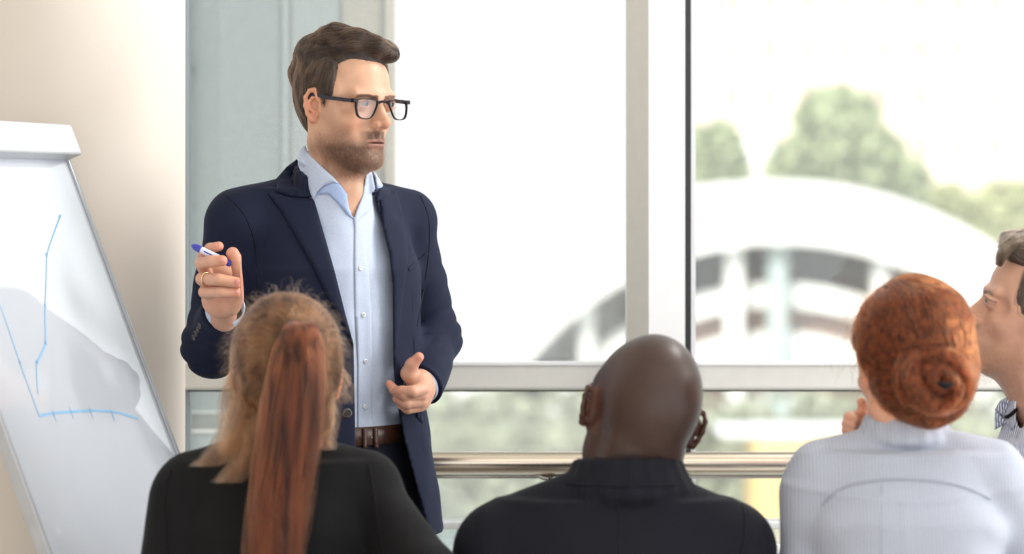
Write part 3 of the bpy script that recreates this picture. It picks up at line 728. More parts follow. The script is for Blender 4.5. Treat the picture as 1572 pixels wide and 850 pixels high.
def face_paint(p, skin, beard=None, brow=None, lip=(.44, .20, .16), bamt=.75, seed=1.0):
    x, y, z = p.T; c = np.tile(np.array(skin, float), (len(p), 1)); ax = np.abs(x)
    def mixc(m, col):
        nonlocal c; m = np.clip(m, 0, 1)[:, None]; c = c * (1 - m) + np.array(col) * m
    red = np.array(skin) * (1.08, .80, .74)
    mixc(.55 * np.exp(-((ax - .042) / .016) ** 2 - ((z + .033) / .016) ** 2) * (y > .03), red)
    mixc(.7 * np.exp(-(x / .014) ** 2 - ((z + .033) / .014) ** 2) * (y > .085), red)
    mixc(.75 * ss(.070, .078, ax) * (np.abs(y) < .024) * (np.abs(z) < .036), red)
    if beard is not None:
        n = vnoise(x, y, z, 420, seed, 2) * .10
        lo = ss(-.044, -.076, z) ; side = (.16 * ss(.004, -.01, z) + .60 * ss(-.034, -.070, z)) * ss(.036, .054, ax) * ss(-.010, .014, y)
        must = ss(-.041, -.049, z) * ss(.036, .026, ax) * ss(.06, .08, y)
        low = ss(-.026, .004, y + (z + .10) * .35) * ss(-.145, -.118, z)
        cheek_clear = 1 - ss(.055, .070, y) * ss(-.078, -.060, z) * ss(.018, .026, ax) * ss(.052, .040, ax) * .55
        m = np.maximum(np.maximum(lo * (.35 + .65 * ss(.014, .046, y + .6 * ax - .02)), side), must) * low * cheek_clear
        under_lip = np.exp(-(x / .012) ** 2 - ((z + .0775) / .0035) ** 2) * .45
        m = m * (1 - under_lip)
        mixc(m * (bamt + n), beard)
    if brow is not None:
        t = (ax - .010) / .040; zc = .0112 + .006 * np.clip(t, 0, 1) - .010 * np.clip(t - .65, 0, 1)
        m = np.exp(-((z - zc) / (.0046 - .0018 * np.clip(t, 0, 1))) ** 4) * ss(.006, .012, ax) * ss(.050, .042, ax) * (y > .04)
        mixc(m * .72, brow)
    up = ((z + .0628) / .0042) ** 2 + (x / .0255) ** 2; lw = ((z + .0703) / .0056) ** 2 + (x / .0220) ** 2
    mixc(ss(1.15, .75, np.minimum(up, lw)) * (y > .062) * .65, lip)
    mixc(ss(.0012, .0004, np.abs(z + .0660)) * (ax < .021) * (y > .07) * .6, np.array(lip) * .3)
    for s in (-1, 1):
        d = np.sqrt(((x - s * .0325) / .0145) ** 2 + ((z - .0016) / .0056) ** 2)
        mixc(np.exp(-((d - 1) / .16) ** 2) * (y > .07) * np.where(z > .0016, .75, .3), (.10, .05, .04))
    return c
M_eye = mat('eye_white', srgb(140, 130, 125), .15); M_iris = mat('blue_grey_iris', srgb(58, 60, 62), .2); M_pupil = mat('pupil', (.004, .004, .005), .1)
M_cornea = None
def eyes(M, par, gaze=(0, 1, 0), both=True):
    g = np.array(gaze, float); g /= np.linalg.norm(g); q = Vector((0, 1, 0)).rotation_difference(Vector(g)).to_matrix().to_4x4()
    for s in (-1, 1):
        c = Matrix.Translation((s * .0325, .0755, .0025)) @ q
        def ball(nm, r, y0, mm_, pp, off=0):
            vs = []; fs = []; n = 20; k = 12; a0 = math.acos(max(-1, min(1, y0 / r))) if y0 > -r else pi
            for i in range(k + 1):
                a = a0 * i / k
                for j in range(n): b = 2 * pi * j / n; vs.append(Vector(((r + off) * sin(a) * cos(b), (r + off) * cos(a), (r + off) * sin(a) * sin(b))))
            for i in range(k):
                for j in range(n): fs.append((i * n + j, i * n + (j + 1) % n, (i + 1) * n + (j + 1) % n, (i + 1) * n + j))
            q_ = MB(); q_.put([M @ c @ v for v in vs], fs, True); return q_.build(nm, mm_, pp)
        e = ball('eyeball', .0122, -.0122, M_eye, par); ball('iris', .0122, .0107, M_iris, e, .0003); ball('pupil', .0122, .0119, M_pupil, e, .0005)
M_lens = glass_mat('spectacle_lens', (.93, .90, .91), .01, ior=1.28)
M_specs = noisy(mat('dark_acetate', srgb(26, 18, 24), .4, Specular_IOR_Level=.12), 300, .3); M_temple = noisy(mat('grey_acetate', srgb(58, 58, 66), .45, Specular_IOR_Level=.15), 200, .15)
def glasses(M, par):
    """local frame of the head"""
    g = tag(empty('eyeglasses', (0, 0, 0)), 'dark rectangular framed eyeglasses with grey temples'); g.parent = par; w_ = worldpos(par)
    g.location = (M @ Vector((0, .1, 0))) - w_
    def lensloop(s, k, y_):
        pts = [(.0105, .0085), (.030, .0105), (.062, .0105), (.0665, .006), (.0650, -.016), (.058, -.0245), (.041, -.0262), (.028, -.0232), (.0185, -.008)]
        pts = smooth_poly([(a, b) for a, b in pts], 2)
        cx_, cz_ = .037, -.007; out = []
        for a, b in pts:
            a2 = cx_ + (a - cx_) * k; b2 = cz_ + (b - cz_) * k; out.append(Vector((s * a2, y_ - .09 * max(0, a2 - .02), b2)))
        return out
    fr = MB()
    for s in (-1, 1):
        o_ = lensloop(s, 1.0, .0975); i_ = lensloop(s, .905, .0975); n = len(o_); vs = []
        for a, b in zip(o_, i_):
            top = 1.0 if (a.z + .007) > .008 else .75
            b = a + (b - a) * (1.25 * top)
            vs += [a + Vector((0, .0018, 0)), b + Vector((0, .0018, 0)), b - Vector((0, .0018, 0)), a - Vector((0, .0018, 0))]
        fr.put([M @ v for v in vs], [(i * 4 + k_, ((i + 1) % n) * 4 + k_, ((i + 1) % n) * 4 + (k_ + 1) % 4, i * 4 + (k_ + 1) % 4) for i in range(n) for k_ in range(4)])
        L = MB(); ll = lensloop(s, .93, .0973); m_ = len(ll); L.put([M @ v for v in ll], [tuple(range(m_))])
        L.build('lens', M_lens, g)
        fr.box((min(s * .0645, s * .0730), .0865, .0030), (max(s * .0645, s * .0730), .0955, .0100), M, bev=.0012)
        a = [(s * .0718, .0900, .0065), (s * .0735, .075, .0078), (s * .0765, .03, .0135), (s * .0775, .010, .0185), (s * .0775, -.008, .018), (s * .0775, -.022, -.008)]
        T = MB(); k_ = len(a); vs = []
        for p_ in a: vs += [M @ Vector((p_[0] - .0011, p_[1], p_[2] - .0033)), M @ Vector((p_[0] + .0011, p_[1], p_[2] - .0033)), M @ Vector((p_[0] + .0011, p_[1], p_[2] + .0033)), M @ Vector((p_[0] - .0011, p_[1], p_[2] + .0033))]
        T.put(vs, [(i * 4 + j, i * 4 + (j + 1) % 4, i * 4 + 4 + (j + 1) % 4, i * 4 + 4 + j) for i in range(k_ - 1) for j in range(4)] + [(0, 1, 2, 3), (k_ * 4 - 1, k_ * 4 - 2, k_ * 4 - 3, k_ * 4 - 4)])
        T.build('temple', M_temple, g)
    fr.tube([M @ Vector(p_) for p_ in ((-.013, .0970, .003), (-.006, .1000, .0060), (.006, .1000, .0060), (.013, .0970, .003))], .0022, 8)
    fr.build('frame', M_specs, g)
    return g
# ------------------------------------------------------------------ the standing man
MY = 4.77
man = tag(empty('person', (P(505, 0, 4.83).x, 4.83, 0)), 'standing bearded man in open navy suit, pale blue shirt and glasses, holding a pen', 'person')
M_skin = skin_mat('skin')
MH = head_frame(526, 163, MY, 50, 0, 0)
SK = srgb(208, 162, 134); BR = srgb(74, 48, 35); HC = srgb(58, 38, 28)
V = head_vol(.0016)
pos, fac = V.extract(); pos = V.polish(pos)
hl_pos, hl_fac = pos.copy(), fac
head_cols = face_paint(pos, SK, BR, HC, (.40, .185, .145), .85)
headV = V
# hair volume
H = Vol((-.11, -.145, -.12), (.11, .155, .175), .0022)
H.ell((0, -.0070, .028), (.0765, .0860, .0985), k=0)
for s in (-1, 1): H.ell((s * .0660, .024, .038), (.0110, .030, .046), k=.008)
def cutf(X, Y, Z):
    # keep the hair behind the hairline: negative inside the region kept
    ax = np.abs(X)
    front = np.interp(Z, [-.12, -.075, -.062, -.03, -.013, -.004, .012, .035, .06, .080, .12, .16], [-.075, -.066, -.045, -.032, -.006, .040, .044, .045, .045, .050, .085, .09])
    side = np.interp(Z, [-.12, -.02, -.010, .004, .02], [0, 0, 0, 0, 0])
    fr = Y - front - .045 * ss(.0, .012, Z - .079 - .013 * ss(0, .05, X))
    return fr
H.fn(cutf, k=.006, op='and')
H.fn(lambda X, Y, Z: -Z - .085 + 0 * X + 0 * Y, k=.006, op='and')
# swept top: part on his right (x > 0), rises over the crown and sweeps forward over his left brow
H.chain([(.034, -.040, .088), (.037, .000, .093), (.037, .030, .096), (.034, .054, .103)], [.026, .026, .021, .013], k=.004)
H.chain([(.022, -.055, .098), (.020, .000, .110), (.012, .045, .106), (-.006, .076, .102), (-.024, .086, .096)], [.028, .032, .026, .017, .010], k=.012)
H.chain([(-.015, -.060, .095), (-.020, .000, .105), (-.030, .050, .095), (-.036, .070, .094), (-.042, .082, .091)], [.028, .030, .026, .017, .009], k=.012)
H.ell((0, -.004, .070), (.058, .080, .0665), k=.010); H.cap((0, -.085, .06), (0, -.06, .085), .035, .035, k=.02)
# part groove
H.chain([(.066, .052, .092), (.064, .022, .103), (.060, -.013, .109), (.055, -.032, .112)], [.0040] * 4, k=.004, op='sub')
# ears stay clear
for s in (-1, 1): H.ell((s * .084, .003, -.004), (.018, .020, .031), k=.006, op='sub')
def flow_top(p):
    x, y, z = p.T; v = np.zeros_like(p); top = ss(.078, .092, z + .12 * np.clip(.045 - x, 0, .2))
    v[:, 0] = -.85 * top; v[:, 1] = 1.0 * top - .35 * (1 - top) * ss(-.02, .02, y); v[:, 2] = -1.0 * (1 - top) + .10 * top
    bk = ss(-.02, -.08, y); v[:, 1] = v[:, 1] * (1 - bk) + bk * (-.1); v[:, 2] = v[:, 2] * (1 - bk) - bk * 1.0
    return v
H.disp(lambda X, Y, Z: .0008 * np.sin(240 * Z + 60 * Y + 3 * np.sin(40 * Y)) * (Z > .075) + .0008 * np.sin(190 * Y + 90 * X + 2 * np.sin(50 * Z)))
hp, hf = H.extract()
M_hairb = noisy(mat('brown_hair_mass', srgb(40, 27, 20), .6), 120, .3, .4, 300, dist=.001)
M_hairs = hair_mat('brown_hair', srgb(20, 13, 10), srgb(62, 43, 31), .3)
hair = link('hair', np_mesh('hair', xf(MH, hp), hf), M_hairb, man)
sd_ = seeds(hp, hf, 9000)
tr = trace(H, sd_, flow_top, 10, RNG.uniform(.0022, .0042, 9000), RNG.uniform(.0002, .0020, 9000), .12)
strands('hair_strands', xf(MH, tr.reshape(-1, 3)).reshape(tr.shape), .00016, M_hairs, hair)
# stubble and beard hairs
bm_ = face_paint(hl_pos, (1, 1, 1), (0, 0, 0), None, (1, 1, 1), 1.0)
def bkeep(c):
    m = 1 - face_paint(c, (1, 1, 1), (0, 0, 0), None, (1, 1, 1), 1.0)[:, 1]
    up = ((c[:, 2] + .0628) / .0045) ** 2 + (c[:, 0] / .0262) ** 2; lw = ((c[:, 2] + .0703) / .0060) ** 2 + (c[:, 0] / .0225) ** 2
    return np.clip(m - .15, 0, 1) ** 1.3 * (np.minimum(up, lw) > 1) * (c[:, 1] > .004) * (c[:, 2] < -.02) * (c[:, 2] > -.135)
sd_ = seeds(hl_pos, hl_fac, 9000, bkeep); g = V.grad(sd_, .003); L = RNG.uniform(.0015, .0036, (len(sd_), 1)); dirn = g * .55 + np.array((0, .1, -.8)) + RNG.normal(0, .22, sd_.shape)
dirn /= np.linalg.norm(dirn, axis=1, keepdims=True); cv = np.stack([sd_, sd_ + dirn * L * .5, sd_ + dirn * L + g * L * -.1], 1)
M_beards = hair_mat('beard_hair', srgb(52, 34, 25), srgb(104, 72, 52), .4)
strands('beard', xf(MH, cv.reshape(-1, 3)).reshape(cv.shape), .00011, M_beards, man)
def browkeep(c):
    ax = np.abs(c[:, 0]); t = (ax - .010) / .040; zc = .0112 + .006 * np.clip(t, 0, 1) - .010 * np.clip(t - .65, 0, 1)
    return (np.abs(c[:, 2] - zc) < .0044 - .0018 * np.clip(t, 0, 1)) * (ax > .007) * (ax < .047) * (c[:, 1] > .05) * 1.0
sd_ = seeds(hl_pos, hl_fac, 1100, browkeep); g = V.grad(sd_, .003); sx = np.sign(sd_[:, :1])
dirn = np.concatenate([sx * .9, -.2 * np.ones_like(sx), .25 * np.ones_like(sx)], 1) + g * .35 + RNG.normal(0, .10, sd_.shape); dirn /= np.linalg.norm(dirn, axis=1, keepdims=True)
cv = np.stack([sd_, sd_ + dirn * .0022, sd_ + dirn * .0045 - g * .0008], 1)
strands('eyebrows', xf(MH, cv.reshape(-1, 3)).reshape(cv.shape), .00013, hair_mat('brow_hair', srgb(48, 32, 24), srgb(74, 50, 38), .4), man)
eyes(MH, man, (-.22, 1, -.04))
glasses(MH, man)
# ------------------------------------------------------------------ the standing man's clothes
M_navy = cloth_mat('navy_wool', srgb(19, 25, 47), .8, .05, 2600, sheen_tint=(.5, .6, 1))
M_navy2 = cloth_mat('navy_wool_dark', srgb(14, 17, 32), .85, .03, 2600)
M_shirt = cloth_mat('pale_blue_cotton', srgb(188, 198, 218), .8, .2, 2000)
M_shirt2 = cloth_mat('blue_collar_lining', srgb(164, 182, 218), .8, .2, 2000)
M_leather = noisy(mat('brown_leather', srgb(70, 44, 34), .4), 60, .2, .3, 300, dist=.001)
M_btn = mat('pearl_button', srgb(230, 232, 236), .25); M_btnd = mat('dark_button', srgb(70, 66, 66), .25)
M_metal = mat('steel_pin', srgb(200, 200, 200), .2, 1.0); M_gold = mat('gold', srgb(232, 200, 150), .2, 1.0)
TC = Vector((P(500, 0, 4.82).x, 4.82)); TY = radians(32)
def tl(X, Y, c=TC, a=TY):
    """world to torso: x to his right, y forward"""
    dx, dy = X - c[0], Y - c[1]; return -dx * cos(a) - dy * sin(a), dx * sin(a) - dy * cos(a)
def tw(x, y, z, c=TC, a=TY): return (c[0] - x * cos(a) + y * sin(a), c[1] - x * sin(a) - y * cos(a), z)
def tube_fn(zs, aa, bb, off=0, c=TC, a=TY, sx=None, p=2.3, fy=None, twf=tl):
    def f(X, Y, Z):
        x, y = twf(X, Y, c, a); A = np.interp(Z, zs, aa) + off; B = np.interp(Z, zs, bb) + off
        if sx is not None: x = x - np.interp(Z, zs, sx)
        if fy is not None: y = y - np.interp(Z, zs, fy)
        q = (np.abs(x / A) ** p + np.abs(y / B) ** p) ** (1 / p); return (q - 1) * np.minimum(A, B)
    return f
TZ = [.86, .95, 1.03, 1.12, 1.20, 1.32, 1.42, 1.50, 1.56]
TA = [.198, .190, .178, .164, .162, .176, .176, .150, .10]
TB = [.132, .126, .120, .114, .116, .126, .124, .100, .07]
JA = [.196, .190, .184, .178, .170, .176, .176, .150, .10]
JB = [.144, .140, .135, .130, .124, .126, .124, .100, .07]
SXo = [-.034, -.030, -.026, -.020, -.010, 0, 0, 0, 0]
NT = np.array(MH @ Vector((0, -.006, -.06))); NB = np.array(MH @ Vector((0, -.030, -.25))); nax = (NT - NB) / np.linalg.norm(NT - NB)
HO = .13
def J3(l): return [np.array(P(*q)) for q in l]
RS, RE, RW = J3([(362, 352, 4.74), (327, 530, 4.76), (343, 482, 4.53 + .13)])
LS, LE, LW = J3([(626, 350, 4.93), (662, 522, 4.96), (648, 592, 4.80)])
J = Vol((-.62, 4.42, .90), (-.06, 5.06, 1.66), .0036)
J.fn(tube_fn(TZ, JA, JB, 0, sx=SXo), (-.62, 4.42, .90), (-.06, 5.06, 1.56), k=0)
for sgn, sh in ((1, RS), (-1, LS)):
    J.cap(tw(sgn * .03, -.02, 1.530), sh + np.array((0, 0, .020)), .060, .052, k=.035)
J.cap(RS, (RS + RE) / 2, .056, .052, k=.018); J.cap((RS + RE) / 2, RE, .052, .052, k=.012); J.cap(RE, RW, .052, .0395, k=.02)
J.cap(LS, (LS + LE) / 2, .050, .047, k=.018); J.cap((LS + LE) / 2, LE, .047, .051, k=.012); J.cap(LE, LW, .051, .039, k=.02)
# cloth folds
def folds(X, Y, Z):
    r = .0022 * vnoise(X, Y, Z, 17, 2.0, 2)
    for (c, w_, am, dr, fq) in ((RE, .075, .0042, (.25, .2, 1), 150), ((RS + RE) / 2, .06, .0022, (.6, 0, 1), 95), (LE, .08, .0036, (-.7, .2, 1), 140), ((LS + LE) / 2, .06, .0022, (-.8, 0, 1), 90), ((LE + LW) / 2, .04, .0030, (-1.2, .3, .7), 170), (np.array(tw(.13, .03, 1.36)), .05, .002, (-.9, 0, 1), 80)):
        d2 = ((X - c[0]) ** 2 + (Y - c[1]) ** 2 + (Z - c[2]) ** 2) / w_ ** 2; ph = (X * dr[0] + Y * dr[1] + Z * dr[2]) * fq * .62 + 1.6 * vnoise(X, Y, Z, 16, fq, 1)
        s_ = np.abs(np.sin(ph)); r = r + am * (1 + .5 * vnoise(X, Y, Z, 24, 1.0, 1)) * np.exp(-d2) * (1 - 2 * s_ ** .6)
    return r
J.disp(folds)
j0, jf0 = J.extract(); Jb = bvh_of(j0, jf0)
J.fn(lambda X, Y, Z: -(J.F + .0085), k=0, op='and')                     # hollow shell
# sleeves end at the cuffs
def plane_cut(pt, n, rad):
    n = np.array(n) / np.linalg.norm(n); lo = pt - rad; hi = pt + rad
    J.fn(lambda X, Y, Z: np.maximum(-((X - pt[0]) * n[0] + (Y - pt[1]) * n[1] + (Z - pt[2]) * n[2]), np.sqrt((X - pt[0]) ** 2 + (Y - pt[1]) ** 2 + (Z - pt[2]) ** 2) - rad), lo, hi, k=0, op='sub')
rn = (RW - RE) / np.linalg.norm(RW - RE); ln_ = (LW - LE) / np.linalg.norm(LW - LE)
plane_cut(RW + rn * .008, rn, .058); plane_cut(LW - ln_ * .008 + ln_ * .004, ln_ + np.array((-.5, 0, 0)), .047)
# front opening
oy = [225, 245, 260, 306, 366, 415, 479, 528, 700, 900]; ox = [452, 457, 461, 482, 499.5, 513.5, 529.5, 543, 546, 546]
ry = [225, 262, 281, 309, 348, 390, 436, 560, 600, 635, 677, 753, 817, 828, 900]; rx = [570, 580, 583, 577, 588, 598, 603, 604, 607, 613, 621, 641, 659, 669, 700]
def pix(X, Y, Z): return 786 + X * FPX / Y, HOR + (CAM_Z - Z) * FPX / Y
def opening(X, Y, Z):
    px, py = pix(X, Y, Z); d = np.maximum(np.interp(py, oy, ox) - px, px - np.interp(py, ry, rx)) * Y / FPX
    x, y = tl(X, Y); return np.maximum(d, -(y - .01))
J.fn(opening, k=.002, op='sub')
J.cap(NB + nax * .04, NT + nax * .05, .061, .064, k=.004, op='sub')
J.fn(lambda X, Y, Z: (np.where(tl(X, Y)[0] < 0, .945 + .0 * X, .93) + .12 * np.clip(-tl(X, Y)[0] - .19, 0, 1) - Z) + 0 * Y, k=.003, op='and')
# collar standing round the back of the neck
nc = tl(*(NB + nax * .10)[:2]); ca = [tw(nc[0] + .068 * sin(t), nc[1] - .066 * cos(t), 1.562 + .022 * cos(t)) for t in np.linspace(-1.75, 1.75, 13)]
for dz, r_ in ((0, .0085), (.012, .0075), (.022, .0060)): J.chain([(p[0], p[1], p[2] + dz) for p in ca], [r_] * 13, k=.005)
jp, jf = J.extract(); jp = J.polish(jp, 1)
jacket = link('suit_jacket', np_mesh('suit_jacket', jp, jf), M_navy, man)
def seam(name, pts, target, r, m_, par, sink=.0, n=10):
    """a stitched seam: a thin raised or sunken line laid on the cloth"""
    q = [np.array(p, float) for p in smooth_poly(pts, 2, False)]; out = []; c0 = Vector((0, 0, CAM_Z))
    for a in q:
        d = (P(a[0], a[1], 1.0) - c0).normalized(); h = target.ray_cast(c0, d)
        if h[0] is not None: out.append(h[0] + d * sink)
    if len(out) > 2:
        m2 = MB(); m2.tube(out, r, 6); return m2.build(name, m_, par)
lapL = [(461, 258), (470, 281), (482, 306), (499.5, 366), (513.5, 415), (529.5, 479), (542, 526), (543, 534), (531, 503), (503, 458), (482, 412), (453.5, 362), (430, 322), (411, 296), (443, 302), (424, 294), (425, 273), (440, 258), (456, 246)]
Lp = smooth_poly(lapL[:11], 1, False) if False else lapL
lap1 = drape('lapel', [p for p in lapL if p not in ((424, 294), (425, 273), (440, 258), (456, 246), (461, 258), (470, 281))] + [(446, 303), (478, 303)][:1] + [(481, 304)], Jb, .0065, M_navy, jacket, 4, .006)
col1 = drape('collar_leaf', [(456, 244), (461, 258), (470, 281), (481, 303), (462, 303), (444, 301), (424, 294), (425, 273), (440, 256)], Jb, .0085, M_navy, jacket, 4, .006)
lap2 = drape('lapel', [(583, 300), (588, 348), (598, 390), (603, 436), (604, 500), (605, 552), (610.6, 525), (617.6, 472), (623, 429), (626.5, 401), (624.7, 359), (617.6, 323), (609, 293.5), (601, 296)], Jb, .006, M_navy, jacket, 4, .006)
col2 = drape('collar_leaf', [(586, 282), (600, 292), (596, 303), (586, 306), (577, 310), (579, 296)], Jb, .008, M_navy, jacket, 3, .005)
seam('shoulder_seam', [(347, 300), (372, 323), (386, 352), (393, 384), (394, 450)], Jb, .0016, M_navy2, jacket, .0006)
seam('shoulder_seam', [(646, 302), (658, 330), (660, 366), (656, 412), (640, 500)], Jb, .0016, M_navy2, jacket, .0006)
drape('breast_pocket', [(626, 411), (656, 386), (657, 391), (628, 417)], Jb, .002, M_navy, jacket, 3, .002)
drape('pocket_flap', [(640, 628), (650, 640), (649, 650), (639, 640)], Jb, .004, M_navy, jacket, 3, .003)
seam('front_dart', [(632, 440), (637, 560), (652, 700)], Jb, .0006, M_navy, jacket, .0004)
# shirt
Sh = Vol((-.55, 4.60, .98), (-.10, 5.00, 1.66), .0036)
Sh.fn(tube_fn(TZ, TA, TB, -.020), (-.55, 4.6, .98), (-.1, 5.0, 1.55), k=0)
for sgn, sh in ((1, RS), (-1, LS)): Sh.cap(tw(sgn * .03, -.02, 1.520), sh + np.array((0, 0, .0)), .048, .030, k=.035)
Sh.cap(NB + nax * .0, NB + nax * .155, .066, .0575, k=.035)
Sh.disp(lambda X, Y, Z: .0016 * np.sin(105 * tl(X, Y)[0] + 2.0 * np.sin(9 * Z) + 3 * vnoise(X, Y, Z, 8, 1.0, 1)) * ss(1.50, 1.30, Z) + .0022 * vnoise(X, Y, Z, 20, 5, 2))
sp, sf = Sh.extract(); Sb = bvh_of(sp, sf)                               # the whole shirt front, for laying pieces on
Sh.cap(NB - nax * .03, NB + nax * .20, .0575, .0535, k=.004, op='sub')
def vneck(X, Y, Z):
    px, py = pix(X, Y, Z); d = (py - np.interp(px, [440, 468, 489, 511, 532, 536, 543, 547, 555, 562, 572, 590], [200, 224, 251, 271, 297, 318, 337, 322, 302, 264, 245, 240])) * Y / FPX
    return np.maximum(d * .7, -(tl(X, Y)[1] - .0))
Sh.fn(vneck, k=.002, op='sub')
Sh.fn(lambda X, Y, Z: Z - 1.63 + 0 * X + 0 * Y, k=0, op='and')
Sh.fn(lambda X, Y, Z: 1.118 - Z + 0 * X + 0 * Y, k=0, op='and')
sp, sf = Sh.extract(); shirt = link('shirt', np_mesh('shirt', sp, sf), M_shirt, man)
drape('collar_leaf', [(463, 226), (469, 223), (472, 233), (489, 251), (511, 271), (521, 282), (511, 280), (498, 285), (488, 294), (481, 307), (466, 275), (457, 252), (458, 238)], Sb, .0085, M_shirt, shirt, 3, .004)
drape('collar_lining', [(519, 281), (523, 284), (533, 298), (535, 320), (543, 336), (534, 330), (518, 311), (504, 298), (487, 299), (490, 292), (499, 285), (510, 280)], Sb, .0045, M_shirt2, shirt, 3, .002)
drape('collar_stand', [(563, 263), (571, 263), (575, 284), (577, 297), (573, 311), (567, 324), (555, 334), (545, 350), (543, 336), (548, 322), (556, 302)], Sb, .0045, M_shirt, shirt, 3, .003)
drape('collar_leaf', [(570, 261), (576, 264), (588, 284), (583, 296), (578, 303), (573, 311), (577, 297), (575, 284)], Sb, .0110, M_shirt, shirt, 3, .003)
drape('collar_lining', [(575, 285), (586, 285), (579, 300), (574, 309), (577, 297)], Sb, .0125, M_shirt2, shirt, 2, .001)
drape('placket', [(544, 341), (555, 336), (561, 366), (566, 420), (570, 472), (571, 560), (572, 660), (549, 660), (549, 560), (545, 486), (543.5, 412)], Sb, .0028, M_shirt, shirt, 4, .002)
def button(px, py, target, r, m_, par, yoff=.0034, nm='button'):
    d = (P(px, py, 1.0) - Vector((0, 0, CAM_Z))).normalized(); h = target.ray_cast(Vector((0, 0, CAM_Z)), d)
    if h[0] is None: return
    n_ = h[1] if h[1].dot(d) < 0 else -h[1]; c = h[0] + n_ * yoff; b = MB(); b.tube([c - n_ * .001, c + n_ * .0005, c + n_ * .0012], [r, r, r * .75], 16); b.tube([c + n_ * .0012, c + n_ * .0006], [r * .7, r * .5], 16)
    return b.build(nm, m_, par)
for (a, b) in ((552, 412), (556.6, 483), (559.5, 554), (559, 624)): button(a, b, Sb, .0045, M_btn, shirt)
for (a, b) in ((298, 518), (301, 512), (304, 506), (307, 500)): button(a, b, Jb, .0055, M_btnd, jacket, .001)
button(533, 634, Jb, .009, M_btnd, jacket, .001)
# trousers, belt, shoes
T_ = Vol((-.60, 4.62, -.0), (-.06, 5.02, 1.14), .007)
T_.fn(tube_fn([.70, .85, .95, 1.03, 1.12], [.150, .165, .170, .160, .147], [.10, .112, .112, .106, .0965], 0), (-.6, 4.6, .80), (-.06, 5.1, 1.125), k=.0)
legs = []
for sgn in (1, -1):
    a = tw(sgn * .085, 0, .86); b = tw(sgn * .095, .02, .48); c = tw(sgn * .10, -.005, .09); legs.append(c)
    T_.cap(a, b, .088, .066, k=.03); T_.cap(b, c, .066, .055, k=.02)
T_.disp(lambda X, Y, Z: .003 * vnoise(X, Y, Z, 14, 3, 2))
tp, tf = T_.extract(); tr_ = link('trousers', np_mesh('trousers', tp, tf), M_navy2, man)
for c in legs:
    s3 = Vol((c[0] - .2, c[1] - .32, -.01), (c[0] + .2, c[1] + .2, .12), .006); x0, y0 = tl(c[0], c[1])
    s3.cap(tw(x0, y0 - .03, .045), tw(x0, y0 + .15, .035), .042, .038, k=0); s3.cap(tw(x0, y0, .05), tw(x0, y0, .09), .045, .045, k=.03); s3.fn(lambda X, Y, Z: .002 - Z + 0 * X + 0 * Y, k=0, op='and')
    a, b = s3.extract(); link('shoe', np_mesh('shoe', a, b), M_leather, man)
bz = P(0, 672, 4.72).z; bl_ = MB(); N_ = 72; vs = []
def bp(t, z, o): 
    A = np.interp(z, TZ, TA) - .020 + o; B = np.interp(z, TZ, TB) - .020 + o; e = 2 / 2.3
    return tw(A * np.sign(cos(t)) * abs(cos(t)) ** e, B * np.sign(sin(t)) * abs(sin(t)) ** e, z)
for i in range(N_):
    t = 2 * pi * i / N_
    for (z, o) in ((bz - .0165, .004), (bz - .0150, .0075), (bz + .0150, .0075), (bz + .0165, .004)): vs.append(bp(t, z, o))
bl_.put(vs, [(i * 4 + k, ((i + 1) % N_) * 4 + k, ((i + 1) % N_) * 4 + k + 1, i * 4 + k + 1) for i in range(N_) for k in range(3)], True)
belt = bl_.build('belt', M_leather, man)
Bb = BVHTree.FromPolygons([tuple(v) for v in vs], [(i * 4 + k, ((i + 1) % N_) * 4 + k, ((i + 1) % N_) * 4 + k + 1, i * 4 + k + 1) for i in range(N_) for k in range(3)])
for x in (560, 577): drape('belt_loop', [(x - 3.5, 655), (x + 3.5, 655), (x + 4, 688), (x - 3, 688)], Bb, .0045, M_leather, belt, 2.5, .002)
button(570, 671, Bb, .0022, M_metal, belt, .0005, 'pin'); button(553, 672, Bb, .0018, M_btnd, belt, .0002, 'belt_hole')
# shirt cuffs
def cuff(W, n, r, l, par, lo, nm='cuff'):
    n = np.array(n) / np.linalg.norm(n); up = np.cross(n, (0, 1, 0)); up /= np.linalg.norm(up); b = np.cross(n, up); vs = []; N2 = 36
    for i in range(N2):
        t = 2 * pi * i / N2; d = up * cos(t) + b * sin(t)
        for (s_, rr) in ((-.03, r), (l, r * 1.02), (l, r * 1.02 - .0022), (-.03, r - .0022)): vs.append(W + n * s_ + d * rr)
    m_ = MB(); m_.put(vs, [(i * 4 + k, i * 4 + (k + 1) % 4, ((i + 1) % N2) * 4 + (k + 1) % 4, ((i + 1) % N2) * 4 + k) for i in range(N2) for k in range(4)], True); return m_.build(nm, M_shirt, par)
cuff(RW, rn, .0325, .030, shirt, 0); cuff(LW, ln_ + np.array((-.35, 0, 0)), .0315, .010, shirt, 0)

# hands
def fingers(V_, pts, r, k=.0022): V_.chain(J3([(a, b, c + HO) for a, b, c in pts]), [S(x, 4.42) for x in r], k=k)
HR = Vol(P(296, 520, 4.75) - Vector((0, .30, 0)), P(388, 360, 4.75), .0013)
HR.lo = HR.lo
HR.ell(P(340, 442, 4.455 + HO), (.030, .017, .048), k=0); HR.cap(P(343, 462, 4.46 + HO), P(343, 512, 4.56 + HO), .0225, .0235, k=.014)
HR.ell(P(331, 460, 4.450 + HO), (.023, .018, .026), k=.012); HR.cap(P(322, 414, 4.452 + HO), P(355, 430, 4.445 + HO), .015, .015, k=.012)
fingers(HR, [(324, 416, 4.452), (311, 394, 4.432), (322, 381, 4.418), (336, 378, 4.410)], [10, 9, 8.2, 7.6])
fingers(HR, [(320, 426, 4.448), (309, 404, 4.410), (325, 401, 4.382), (341, 400, 4.378)], [10.5, 10, 9.3, 8.6])
